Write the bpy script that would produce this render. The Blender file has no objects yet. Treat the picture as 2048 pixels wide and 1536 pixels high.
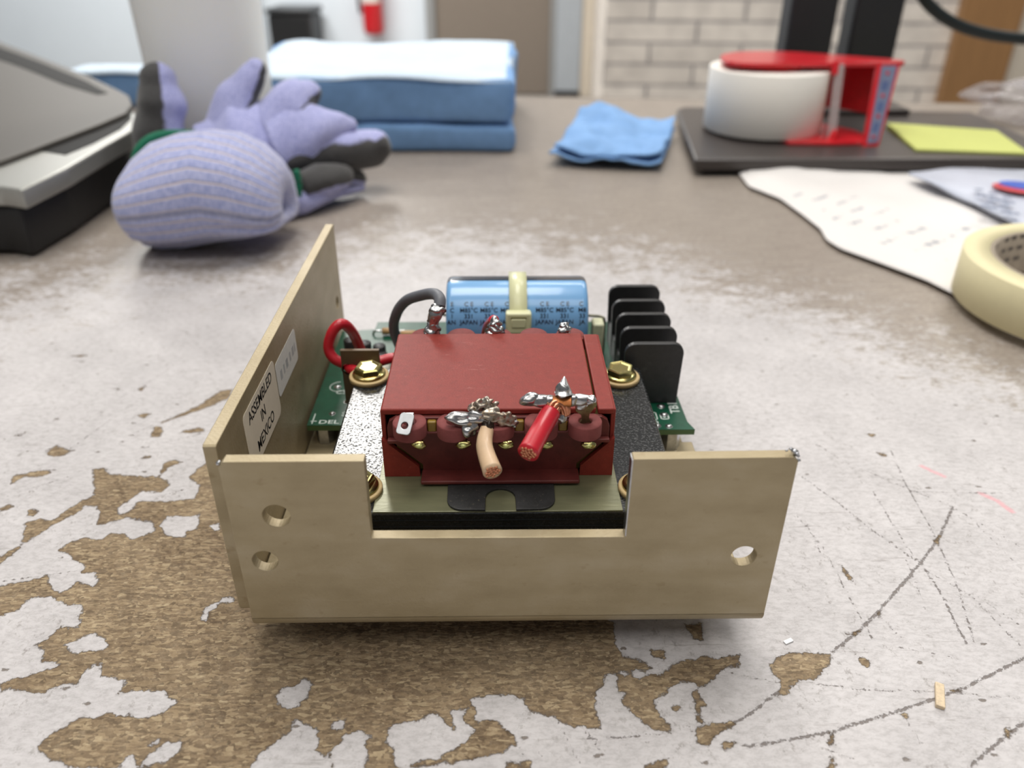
import bpy, bmesh, math, random
import numpy as np
from mathutils import Vector, Matrix, noise as mn
D = bpy.data; SC = bpy.context.scene; COL = SC.collection
MM = 0.001
random.seed(7)

# ------------------------------------------------------------------ camera
PITCH, YAW, ROLL = 0.527887798, 0.0158191061, 0.002369550
CAM = np.array([-1.35362434, -114.844526, 126.492851])          # mm, table top is z = 0
FPX = 1611.77182
_F = np.array([math.sin(YAW)*math.cos(PITCH), math.cos(YAW)*math.cos(PITCH), -math.sin(PITCH)])
_R = np.array([math.cos(YAW), -math.sin(YAW), 0.0]); _U = np.cross(_R, _F)
R2 = _R*math.cos(ROLL)+_U*math.sin(ROLL); U2 = -_R*math.sin(ROLL)+_U*math.cos(ROLL)
cd = D.cameras.new('camera'); cam = D.objects.new('camera', cd); COL.objects.link(cam)
m = Matrix.Identity(4)
for i in range(3):
    m[i][0] = R2[i]; m[i][1] = U2[i]; m[i][2] = -_F[i]; m[i][3] = CAM[i]*MM
cam.matrix_world = m
cd.sensor_width = 36; cd.lens = FPX/2048*36; cd.clip_start = 0.005; cd.clip_end = 50
cd.dof.use_dof = True; cd.dof.focus_distance = 0.163; cd.dof.aperture_fstop = 15.0
cd.dof.aperture_blades = 0
SC.camera = cam

# ------------------------------------------------------------------ light, exposure
SC.view_settings.view_transform = 'Standard'; SC.view_settings.look = 'None'
SC.view_settings.gamma = 1; SC.view_settings.use_curve_mapping = False
SC.view_settings.exposure = -0.08
w = D.worlds.new('room_air'); SC.world = w; w.use_nodes = True
w.node_tree.nodes['Background'].inputs[0].default_value = (0.96, 0.97, 1.0, 1)
w.node_tree.nodes['Background'].inputs[1].default_value = 0.19
def lamp(x, y, z, sx, sy, power, col=(1, .97, .92), tilt=(0, 0, 0)):
    l = D.lights.new('ceiling_or_fill_lamp', 'AREA'); l.shape = 'RECTANGLE'; l.size = sx; l.size_y = sy
    l.energy = power; l.color = col
    o = D.objects.new('ceiling_or_fill_lamp', l); o.location = (x, y, z); o.rotation_euler = tilt; COL.objects.link(o)
lamp(-0.66, 3.1, 2.1, 0.36, 0.95, 34)
lamp(-0.1, 0.5, 2.1, 1.3, 1.0, 36)
lamp(1.6, 2.2, 2.1, 0.6, 1.2, 34)
lamp(0.2, -0.9, 1.9, 1.6, 0.8, 13)
lamp(-1.7, 4.6, 2.1, 1.6, 0.5, 135)
lamp(0.6, 1.9, 2.1, 1.0, 0.4, 12)
lamp(-1.3, -0.7, 2.0, 0.6, 1.2, 9)  # added fill for the fronts of jug, gloves and towels, no known fixture

# ------------------------------------------------------------------ materials
MATS = {}
def nt(name):
    mt = D.materials.new(name); mt.use_nodes = True
    return mt, mt.node_tree.nodes, mt.node_tree.links, mt.node_tree.nodes['Principled BSDF']
def rgb(c): # sRGB 0-255 -> linear
    return tuple((v/255/12.92 if v/255 <= .04045 else ((v/255+.055)/1.055)**2.4) for v in c)+(1,)
def mat(name, col, rough=.5, metal=0.0, var=.12, scale=300, bump=0.0, bscale=None, spec=.5, coat=0, trans=0, sss=0, alpha=1, col2=None, stretch=None):
    if name in MATS: return MATS[name]
    mt, n, L, b = nt(name); MATS[name] = mt
    c = rgb(col)
    b.inputs['Roughness'].default_value = rough; b.inputs['Metallic'].default_value = metal
    b.inputs['Specular IOR Level'].default_value = spec; b.inputs['Coat Weight'].default_value = coat
    b.inputs['Transmission Weight'].default_value = trans; b.inputs['Alpha'].default_value = alpha
    tc = n.new('ShaderNodeTexCoord'); nz = n.new('ShaderNodeTexNoise'); nz.inputs['Scale'].default_value = scale
    nz.inputs['Detail'].default_value = 5; nz.inputs['Roughness'].default_value = .65
    src = tc.outputs['Object']
    if stretch:
        mp = n.new('ShaderNodeMapping'); mp.inputs['Scale'].default_value = stretch
        L.new(src, mp.inputs[0]); src = mp.outputs[0]
    L.new(src, nz.inputs['Vector'])
    cr = n.new('ShaderNodeValToRGB'); L.new(nz.outputs[0], cr.inputs[0])
    c2 = rgb(col2) if col2 else tuple(min(1, v*(1+var)) for v in c[:3])+(1,)
    cr.color_ramp.elements[0].position = .3; cr.color_ramp.elements[1].position = .7
    cr.color_ramp.elements[0].color = tuple(v*(1-var) for v in c[:3])+(1,) if not col2 else c
    cr.color_ramp.elements[1].color = c2
    L.new(cr.outputs[0], b.inputs['Base Color'])
    if bump:
        bp = n.new('ShaderNodeBump'); bp.inputs['Strength'].default_value = 1; bp.inputs['Distance'].default_value = bump*MM
        n2 = n.new('ShaderNodeTexNoise'); n2.inputs['Scale'].default_value = bscale or scale*2; n2.inputs['Detail'].default_value = 3
        L.new(src, n2.inputs['Vector']); L.new(n2.outputs[0], bp.inputs['Height']); L.new(bp.outputs[0], b.inputs['Normal'])
    return mt

def scuff(mt, col, scale, lo, hi, amount, st=(1, 1, 1)):
    n = mt.node_tree.nodes; L = mt.node_tree.links; b = n['Principled BSDF']; old = b.inputs['Base Color'].links[0].from_socket
    tc = n.new('ShaderNodeTexCoord'); mp = n.new('ShaderNodeMapping'); mp.inputs['Scale'].default_value = st; L.new(tc.outputs['Object'], mp.inputs[0])
    z = n.new('ShaderNodeTexNoise'); z.inputs['Scale'].default_value = scale; z.inputs['Detail'].default_value = 6; z.inputs['Roughness'].default_value = .75; L.new(mp.outputs[0], z.inputs['Vector'])
    r = n.new('ShaderNodeMapRange'); r.inputs[1].default_value = lo; r.inputs[2].default_value = hi; r.inputs[4].default_value = amount; L.new(z.outputs[0], r.inputs[0])
    mx = n.new('ShaderNodeMix'); mx.data_type = 'RGBA'; L.new(r.outputs[0], mx.inputs[0]); L.new(old, mx.inputs[6]); mx.inputs[7].default_value = rgb(col); L.new(mx.outputs[2], b.inputs['Base Color']); return mt

def speckle_rough(mt, scale, lo, hi, r0, r1):
    n = mt.node_tree.nodes; L = mt.node_tree.links; tc = n.new('ShaderNodeTexCoord'); z = n.new('ShaderNodeTexNoise'); z.inputs['Scale'].default_value = scale; z.inputs['Detail'].default_value = 4
    L.new(tc.outputs['Object'], z.inputs['Vector']); r = n.new('ShaderNodeMapRange'); L.new(z.outputs[0], r.inputs[0])
    for i, v in enumerate((lo, hi, r0, r1)): r.inputs[i+1].default_value = v
    L.new(r.outputs[0], n['Principled BSDF'].inputs['Roughness'])

# ------------------------------------------------------------------ mesh helpers (all lengths in mm)
class MB:
    def __init__(s): s.v = []; s.f = []; s.mi = []; s.sm = []; s.mats = []; s.attr = {}
    def idx(s, mt):
        if mt not in s.mats: s.mats.append(mt)
        return s.mats.index(mt)
    def raw(s, vs, fs, mt, smooth=True, M=None, attr=None):
        k = len(s.v); i = s.idx(mt)
        if M is not None: vs = [M @ Vector(p) for p in vs]
        s.v += [tuple(p) for p in vs]; s.f += [tuple(a+k for a in f) for f in fs]
        s.mi += [i]*len(fs); s.sm += [smooth]*len(fs)
        if attr is not None: s.attr.update({k+j: a for j, a in enumerate(attr)})
        return s
    def bm(s, b, mt, smooth=True, M=None, flats=False):
        b.verts.index_update(); b.normal_update(); k = len(s.sm)
        fl = [not (flats and max(abs(c) for c in f.normal) > .9995) for f in b.faces]
        s.raw([v.co.copy() for v in b.verts], [[v.index for v in f.verts] for f in b.faces], mt, smooth, M); b.free()
        if flats and smooth: s.sm[k:] = fl
        return s
    def box(s, x0, x1, y0, y1, z0, z1, mt, bev=0, seg=2, M=None, smooth=None):
        b = bmesh.new(); bmesh.ops.create_cube(b, size=1)
        for v in b.verts: v.co = Vector(((x0+x1)/2+v.co.x*(x1-x0), (y0+y1)/2+v.co.y*(y1-y0), (z0+z1)/2+v.co.z*(z1-z0)))
        if bev: bmesh.ops.bevel(b, geom=b.edges[:], offset=bev, segments=seg, affect='EDGES', profile=.5)
        return s.bm(b, mt, bool(bev) if smooth is None else smooth, M, True)
    def cyl(s, p0, p1, r0, mt, r1=None, n=28, bev=0, smooth=True):
        r1 = r0 if r1 is None else r1
        p0 = Vector(p0); p1 = Vector(p1); d = p1-p0; L = d.length; q = d.to_track_quat('Z', 'Y').to_matrix().to_4x4()
        prof = [(0, 0), (r0-bev, 0)]
        if bev: prof += [(r0, bev), (r1, L-bev), (r1-bev, L), (0, L)]
        else: prof = [(0, 0), (r0, 0), (r0, 0), (r1, L), (r1, L), (0, L)]
        return s.lathe(prof, mt, Matrix.Translation(p0) @ q, n, smooth)
    def lathe(s, prof, mt, M=None, n=32, smooth=True):
        vs = []; fs = []
        for (r, z) in prof:
            for k in range(n):
                a = 2*math.pi*k/n; vs.append((r*math.cos(a), r*math.sin(a), z))
        for i in range(len(prof)-1):
            for k in range(n):
                a, b_ = i*n+k, i*n+(k+1) % n; fs.append((a, b_, b_+n, a+n))
        return s.raw(vs, fs, mt, smooth, M)
    def tube(s, pts, rad, mt, n=16, flat=None, caps=True, smooth=True, sub=6, up=(0, 0, 1), attr=False):
        P = spline([Vector(p) for p in pts], sub) if sub > 1 else [Vector(p) for p in pts]
        if not hasattr(rad, '__len__'): rad = [rad]*len(pts)
        if flat is None: flat = [1]*len(pts)
        elif not hasattr(flat, '__len__'): flat = [flat]*len(pts)
        R_ = interp(rad, len(P)); F_ = interp(flat, len(P))
        vs = []; fs = []; at = []
        upv = Vector(up)
        for i, q in enumerate(P):
            t = (P[min(i+1, len(P)-1)]-P[max(i-1, 0)]).normalized()
            a = t.cross(upv)
            if a.length < 1e-3: a = t.cross(Vector((1, 0, 0)))
            a.normalize(); b_ = a.cross(t).normalized()
            if i and a.dot(pa) < 0 and False: a = -a; b_ = -b_
            pa = a
            for k in range(n):
                an = 2*math.pi*k/n
                vs.append(q+a*math.cos(an)*R_[i]+b_*math.sin(an)*R_[i]*F_[i]); at.append(math.sin(an))
        for i in range(len(P)-1):
            for k in range(n): fs.append((i*n+k, i*n+(k+1) % n, (i+1)*n+(k+1) % n, (i+1)*n+k))
        if caps:
            fs.append(tuple(range(n))[::-1]); fs.append(tuple((len(P)-1)*n+k for k in range(n)))
        return s.raw(vs, fs, mt, smooth, None, at if attr else None)
    def plate(s, outer, holes, t, mt, M=None, bev=0, smooth=False):
        """flat plate in its local xy plane, thickness t from z=0 to z=t; holes are (x, y, r) or polygons"""
        c = D.curves.new('c', 'CURVE'); c.dimensions = '2D'; c.fill_mode = 'BOTH'; c.extrude = max(t/2-bev, 0); c.bevel_depth = bev; c.bevel_resolution = 1; c.offset = -bev
        loops = [outer]
        for h in holes:
            loops.append([(h[0]+h[2]*math.cos(2*math.pi*k/28), h[1]+h[2]*math.sin(2*math.pi*k/28)) for k in range(28)] if not hasattr(h[0], '__len__') else h)
        for lp in loops:
            sp = c.splines.new('POLY'); sp.points.add(len(lp)-1); sp.use_cyclic_u = True
            for q, a in zip(sp.points, lp): q.co = (a[0], a[1], 0, 1)
        T = Matrix.Translation((0, 0, t/2)); return s._curve(c, mt, (M if M else Matrix.Identity(4)) @ T, smooth)
    def text(s, body, size, mt, M, ex=.04, align='CENTER', shear=0, sx=1, fn=None, off=0):
        c = D.curves.new('t', 'FONT'); c.body = body; c.size = size; c.extrude = ex; c.align_x = align; c.align_y = 'CENTER'; c.shear = shear; c.offset = off
        c.resolution_u = 3
        return s._curve(c, mt, M @ Matrix.Diagonal((sx, 1, 1, 1)), False, fn)
    def _curve(s, c, mt, M, smooth, fn=None):
        o = D.objects.new('tmp', c); COL.objects.link(o); bpy.context.view_layer.update()
        me = D.meshes.new_from_object(o.evaluated_get(bpy.context.evaluated_depsgraph_get()))
        vs = [v.co.copy() for v in me.vertices]
        if fn: vs = [Vector(fn(v)) for v in vs]
        s.raw(vs, [tuple(p.vertices) for p in me.polygons], mt, smooth, M)
        D.objects.remove(o); D.curves.remove(c); D.meshes.remove(me); return s
    def lump(s, c, r, mt, seed=0, amp=.25, freq=1.2, sub=3, M=None):
        b = bmesh.new(); bmesh.ops.create_icosphere(b, subdivisions=sub, radius=1)
        r = r if hasattr(r, '__len__') else (r, r, r)
        for v in b.verts:
            k = 1+amp*mn.noise(v.co*freq+Vector((seed*7.3, seed*1.7, 0)))*2
            v.co = Vector((v.co.x*r[0]*k, v.co.y*r[1]*k, v.co.z*r[2]*k))
        T = Matrix.Translation(Vector(c))
        return s.bm(b, mt, True, T @ M if M is not None else T)
    def sep(s): s.cuts = getattr(s, 'cuts', [])+[(len(s.v), len(s.f))]; return s
    def split(s):
        out = []; c = [(0, 0)]+[q for q in s.cuts if q[0] < len(s.v)]+[(len(s.v), len(s.f))]
        for (v0, f0), (v1, f1) in zip(c[:-1], c[1:]):
            g = MB(); g.v = s.v[v0:v1]; g.f = [tuple(i-v0 for i in f) for f in s.f[f0:f1]]; g.mi = s.mi[f0:f1]; g.sm = s.sm[f0:f1]; g.mats = s.mats; out.append(g)
        return out
    def disp(s, amp, freq, seed=0, start=0, ax=(1, 1, 1)):
        for i in range(start, len(s.v)):
            p = Vector(s.v[i]); d = mn.noise_vector(p*freq+Vector((seed, seed*2, 0)))*amp
            s.v[i] = (p.x+d.x*ax[0], p.y+d.y*ax[1], p.z+d.z*ax[2])
        return s
def spline(P, sub):
    out = []
    for i in range(len(P)-1):
        p0 = P[max(i-1, 0)]; p1 = P[i]; p2 = P[i+1]; p3 = P[min(i+2, len(P)-1)]
        for k in range(sub):
            t = k/sub
            out.append(.5*((2*p1)+(p2-p0)*t+(2*p0-5*p1+4*p2-p3)*t*t+(3*p1-p0-3*p2+p3)*t**3))
    out.append(P[-1].copy()); return out
def interp(a, n):
    return [float(v) for v in np.interp(np.linspace(0, len(a)-1, n), range(len(a)), a)]
ROOT = {}
def build(name, mb, parent=None, origin=None, label=None, cat=None, group=None, kind=None, attrname=None):
    """link one mesh object. parent: its thing or part. origin: world mm the vertices are measured from"""
    og = Vector(origin) if origin is not None else (ROOT.get(parent.name, Vector()) if parent else Vector())
    me = D.meshes.new(name); me.from_pydata([((p[0]-og.x)*MM, (p[1]-og.y)*MM, (p[2]-og.z)*MM) for p in mb.v], [], mb.f)
    me.polygons.foreach_set('material_index', mb.mi); me.polygons.foreach_set('use_smooth', mb.sm)
    for mt in mb.mats: me.materials.append(mt)
    if mb.attr:
        a = me.attributes.new('side', 'FLOAT', 'POINT')
        vals = [0.0]*len(mb.v)
        for k, vv in mb.attr.items(): vals[k] = vv
        a.data.foreach_set('value', vals)
    me.update()
    o = D.objects.new(name, me); COL.objects.link(o)
    if parent: o.parent = parent; ROOT[o.name] = og
    else: o.location = og*MM; ROOT[o.name] = og
    tag(o, label, cat, group, kind); return o
def tag(o, label=None, cat=None, group=None, kind=None):
    for k, v in (('label', label), ('category', cat), ('group', group), ('kind', kind)):
        if v: o[k] = v
    return o
def thing(name, label, cat, loc, group=None, local=False):
    o = D.objects.new(name, None); COL.objects.link(o); o.location = Vector(loc)*MM; o.empty_display_size = .01
    ROOT[o.name] = Vector() if local else Vector(loc)
    return tag(o, label, cat, group)
def at(px, py, z=0, y=None):
    """the point of the place seen at a pixel of the 2048x1536 photograph, on the plane z (or y), in mm"""
    d = _F+R2*(px-1024)/FPX-U2*(py-768)/FPX
    t = (z-CAM[2])/d[2] if y is None else (y-CAM[1])/d[1]
    return Vector(CAM+t*d)
def rounded(x0, x1, y0, y1, r, n=5):
    o = []
    for cx, cy, a0 in ((x1-r, y1-r, 0), (x0+r, y1-r, 90), (x0+r, y0+r, 180), (x1-r, y0+r, 270)):
        for k in range(n+1):
            a = math.radians(a0+90*k/n); o.append((cx+r*math.cos(a), cy+r*math.sin(a)))
    return o
XZ = Matrix(((1, 0, 0, 0), (0, 0, 1, 0), (0, 1, 0, 0), (0, 0, 0, 1)))     # local x,y -> world x,z ; thickness grows towards +y
YZ = Matrix(((0, 0, 1, 0), (1, 0, 0, 0), (0, 1, 0, 0), (0, 0, 0, 1)))     # local x,y -> world y,z ; thickness grows towards +x
def Tr(x, y, z): return Matrix.Translation((x, y, z))

# wear marks of the bench top, plus one painted shadow patch in BROWN (mm on the table plane)
BROWN=[
[(-108.8,58.6),(-106.3,59.4),(-103.8,56.7),(-99.8,55.8),(-90.4,55.1),(-87.3,53.3),(-86.4,51.8),(-87.4,48.7),(-89.9,49),(-92.4,49.3),(-93.4,47.4),(-95.9,42.6),(-94.5,39.9),(-92.6,41),(-91.6,45.2),(-88.1,44.9),(-83.7,45.1),(-78.3,46.1),(-78,48.3),(-78.7,51.7),(-82.5,54.7),(-81.8,57),(-80.3,61.3),(-74.4,63.6),(-50.9,53.4),(-1.8,26.2),(21.6,3.8),(21.4,-2),(22.4,-4.8),(25.3,-5.8),(27.6,-7.7),(26.2,-8.5),(21.2,-8.3),(18.7,-9),(17.6,-11.6),(16.2,-13.1),(15.6,-16.2),(16.3,-19.4),(16.3,-21.1),(14.8,-21.1),(12.7,-20.3),(11.4,-20.7),(9.5,-19.6),(8.1,-18.6),(5.6,-18.5),(3.2,-16.6),(2.4,-15.7),(2.5,-14.5),(-0.3,-13.4),(-1.9,-13.5),(-4.6,-14.1),(-7.4,-14.3),(-6.6,-15.9),(-6.3,-19.1),(-2.8,-19.1),(-0.1,-22),(0.8,-23.9),(-1.9,-25.8),(-4.9,-26.5),(-7.3,-27.3),(-12,-27.7),(-17.1,-28.4),(-25.1,-29.4),(-42.1,-29.1),(-75.8,-27.6),(-78,-26.5),(-80.4,-25.7),(-83.2,-23.6),(-81.7,-21.1),(-78.8,-17.8),(-75.5,-17.5),(-73.5,-16.4),(-72,-17.6),(-69.3,-17),(-67.7,-17.9),(-64.4,-17.4),(-62.5,-15.6),(-61.7,-14.5),(-65.1,-12),(-71.3,-11.9),(-73.6,-12.5),(-73.2,-9.7),(-75.5,-8.4),(-78.4,-8.3),(-79.6,-5.4),(-81.2,-5.4),(-82.2,-8),(-82.4,-10.5),(-84.2,-9.9),(-87.1,-11.4),(-87,-12.6),(-89.3,-12),(-92.3,-11.6),(-94.2,-11),(-95.8,-11.9),(-96.8,-10),(-95.1,-8.8),(-92.3,-8.2),(-89.6,-6.6),(-86.8,-5.3),(-91.4,-4.6),(-92.4,-1.5),(-95,-0.4),(-92.5,1.7),(-92.6,3.1),(-91.5,4.2),(-88.4,4.1),(-88.4,6),(-90,7.1),(-89.2,9),(-90.7,10.6),(-93.1,10.3),(-95.7,11.5),(-98,12.7),(-100.7,12.7),(-103.4,11.2),(-102.8,8.8),(-107.2,6.6),(-111.9,15.3),(-108.6,16.9),(-105.3,17.3),(-102.1,19.4),(-98.9,15.1),(-96.6,13.9),(-95.1,15.1),(-94.7,17.6),(-90,15),(-90.1,17.9),(-91.9,20.1),(-94.8,19.7),(-94.8,21.9),(-99.3,25),(-103.2,27.4),(-102,29.7),(-99.7,31.6),(-95,31),(-93.9,32.9),(-90.7,32.9),(-88,30.9),(-83.6,33.8),(-85.9,37.3),(-88.7,37.8),(-92.4,38.9),(-94,37.9),(-96.2,36.9),(-98.4,35.9),(-99.6,41),(-101.5,43.2),(-104.3,43.5),(-105,40.6),(-108.8,36.1),(-112.2,29.8),(-114.5,21.2),(-116.2,24.4),(-112.9,29.3),(-114.9,35.1),(-115.5,37.1),(-113.3,38.6),(-109.5,38.1),(-106.1,45.9),(-103.7,47.5),(-105.4,51.5),(-107.8,56.2)],
[(20.3,-11.3),(20.8,-9.1),(23.1,-9.4),(25.1,-10.1),(27.1,-9.2),(28.7,-9.5),(30.7,-8.2),(31.5,-7.2),(33.9,-5.9),(36.6,-5.6),(38.6,-5),(40.2,-5.4),(41.1,-6),(43.6,-4.7),(45.5,-4.7),(45.3,-6.4),(44.5,-8.4),(43.5,-7.4),(41.7,-8),(40.1,-9.3),(38.9,-10.9),(36.5,-12.1),(35.2,-13.4),(35.4,-11.2),(32.8,-11.1),(30.5,-12.4),(29.2,-13.9),(26.9,-15.1),(26.8,-17.5),(27.5,-19.2),(28.5,-20.4),(29,-22.1),(27.4,-22.4),(25.4,-21.2),(24.4,-19.8),(22.1,-18.3),(21,-15.3),(21.5,-13.8),(20.3,-13.2)],
[(35.1,-12.7),(35.7,-14.6),(36.9,-16.1),(35.2,-17),(34.7,-20.5),(33.8,-19),(34.2,-15.8),(33.7,-14.6)],
[(32.7,-21.9),(34.4,-20.8),(36.7,-20.5),(40.4,-19.7),(41.7,-20.3),(38.3,-21.9),(36,-23.3),(35,-24.7),(32.9,-24.1)],
[(36.7,-24.7),(38.3,-23.9),(39.7,-24.2),(38.9,-25.5),(37.4,-25.8)],
[(29.5,-16.3),(31.1,-16.1),(31.4,-17.3),(30.3,-17.8)],
[(-1.9,-21.1),(-0.4,-21.2),(0.8,-22.8),(1,-24.2),(-1.9,-24.7)],
[(-0.7,-27.6),(3.5,-27.4),(2.8,-29.2),(-0.7,-29.2)],
[(23,-28.5),(25.3,-27.5),(27.5,-27.2),(26.2,-29.5),(22.9,-29.5)],
[(28.1,-3.5),(30.8,-3.5),(30.7,-5.6),(28.5,-5.5)],  # shadow by the flange, painted as a board-coloured patch
[(36,3.6),(39.7,3.5),(39.2,-1.2),(37,-0.1)],
[(51.1,-6.9),(53.7,-4.8),(58.7,-4.3),(63.8,-4.9),(62.6,-7.1),(58.5,-11.2),(55.6,-11.2),(53.2,-12.2),(52,-14.7),(50.3,-14.6),(50.2,-13.6),(52.4,-10.6),(50.7,-9.1)],
[(68.8,0.4),(72,1.5),(70.2,-0.8)],
[(68.6,-5),(71,-6.7),(69.5,-8.2),(68.5,-7.4)],
[(76.6,5.7),(78.2,6.3),(77.4,4.7)],
[(83,-13.3),(85.3,-13.6),(84,-14.6)],
[(88.5,-22.4),(90.4,-21.8),(90.1,-23.1),(88.5,-23.8)],
[(56.9,-22.2),(58.1,-22.3),(56.8,-24.9),(55.9,-25.3)],
[(55.4,-27.2),(56.6,-27.1),(55.6,-29.8),(54.5,-29.7)],
[(99.8,28.4),(102.1,29.9),(99.8,26.1)],
[(70.6,-18.3),(72.8,-18.8),(72.4,-19.7)],
[(100.9,64.2),(102.8,63.6),(103,61.9),(101.1,62.3)],
[(102.2,73.3),(104.2,72.9),(102.5,71.1)],
[(74.9,20.4),(75.6,18.4),(76,14.3),(75.3,15),(74.6,18.5)],
[(-124.7,65.6),(-124.9,67.5),(-123.5,70.1),(-118.9,67.4),(-118.9,64.9),(-121.7,64.6)],
[(-137.6,75),(-136.3,77.7),(-135.3,75.6),(-136.3,73.9)],
[(-98.4,64),(-96.2,64.9),(-95.6,64.3),(-97.6,63)],
[(-117.5,41.8),(-116.6,42.6),(-114.9,41.2),(-114.7,39.4),(-116.5,40)],
[(-127,52.3),(-128.7,56.4),(-125.1,57),(-124.7,58.1),(-120.2,58.4),(-119.1,56.9),(-122.1,55.1),(-125.6,55.8),(-126,51.7)],
[(-90.9,58.3),(-91.2,61.4),(-89.2,62.9),(-86.6,61.7),(-89.2,59.8),(-89.7,57.1),(-90.4,55.1)],
[(-125.2,42.4),(-122.2,45),(-121.7,43.4),(-124.3,40.8)],
[(-99.1,73.9),(-99.2,77.3),(-97,76.6),(-96.8,73.8)],
[(-131,67.3),(-129.1,67.9),(-129.1,66.3)],
[(-107.7,85.4),(-103.6,86.3),(-104.5,83.6)],
[(-145.5,121),(-140.4,123.3),(-138.1,122.1),(-143.8,119.8)],
[(-113.4,100.2),(-111.2,102.8),(-111.5,99.1)],
[(-121.5,100.8),(-118.3,100.8),(-119.3,99.2)],
[(-99.1,80.8),(-91.1,90.9),(-87.4,98.9),(-84,99.9),(-83.6,94.8),(-88.5,89)],
[(-91.7,76.3),(-87.6,78.4),(-84.6,76.6),(-90,75.4)],
[(-99.4,73.8),(-100.4,79),(-98,79),(-97.1,73.7)],
[(-137.5,75.1),(-136.4,79.4),(-136.1,74.2)]]
WHITE=[
[(-83.1,35.7),(-82.4,39.3),(-78.9,38.7),(-74.9,39.7),(-73.9,34.6),(-76.2,33.7),(-75.9,31.7),(-78.4,31.5),(-81.5,33.3)],
[(-71,35.6),(-69.3,36.6),(-68.1,33.6),(-69.9,34.1)],
[(-64.2,8.7),(-62.6,10.3),(-60,13),(-58.8,11),(-60.9,10.3),(-62.8,8),(-62.4,5.7),(-63.6,6.1)],
[(-43.8,-13.3),(-43.1,-11.7),(-40.7,-11.1),(-39.2,-9.6),(-37.1,-10.9),(-38.1,-12.4),(-38.2,-14.3),(-39.2,-15.7),(-41.1,-16.2),(-43.1,-15.1)],
[(-32.1,-20.2),(-31.6,-18.8),(-29.9,-18.8),(-29.9,-20.2),(-31,-21)],
[(-39.7,-19.2),(-38.8,-18.5),(-37.2,-19.3),(-35,-20.7),(-33.8,-22.9),(-34.4,-24.8),(-32,-26.2),(-29.5,-29.5),(-44.8,-29.3),(-44,-25.5),(-42.2,-24.2),(-40.7,-22.3),(-39.6,-20.6)],
[(-31.5,-25.1),(-30.1,-23.3),(-29.6,-21.9),(-26.6,-21.1),(-24.7,-22.2),(-25.7,-23.6),(-25.1,-24.9),(-25.1,-29.6),(-30.4,-29.5)],
[(-19.7,-19.5),(-16.5,-19),(-14.1,-17.5),(-12.3,-19),(-9.9,-21.3),(-10.9,-17),(-8.6,-16.7),(-7.9,-16.7),(-8.6,-18.8),(-6.5,-21.4),(-7.4,-22.7),(-8.6,-24.1),(-12.1,-26.2),(-16.7,-27.9),(-19.9,-28.1),(-20.3,-25),(-21.9,-23.4),(-22,-20.9)],
[(-63.7,-23.8),(-62.4,-22.2),(-62.3,-23.3)],
[(-63.6,-27.2),(-63.2,-25.2),(-60.5,-22.9),(-57.8,-22.9),(-58.3,-25),(-59.1,-26.3),(-61.9,-27.5)],
[(-88.8,-0.5),(-86.4,1.6),(-84.7,2.6),(-82.3,1.5),(-80.3,-0.6),(-80.5,-2),(-83.8,-2),(-85.5,-3),(-87.3,-1.9)],
[(-67.8,-28),(-66.1,-25.1),(-64,-28)]]
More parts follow.
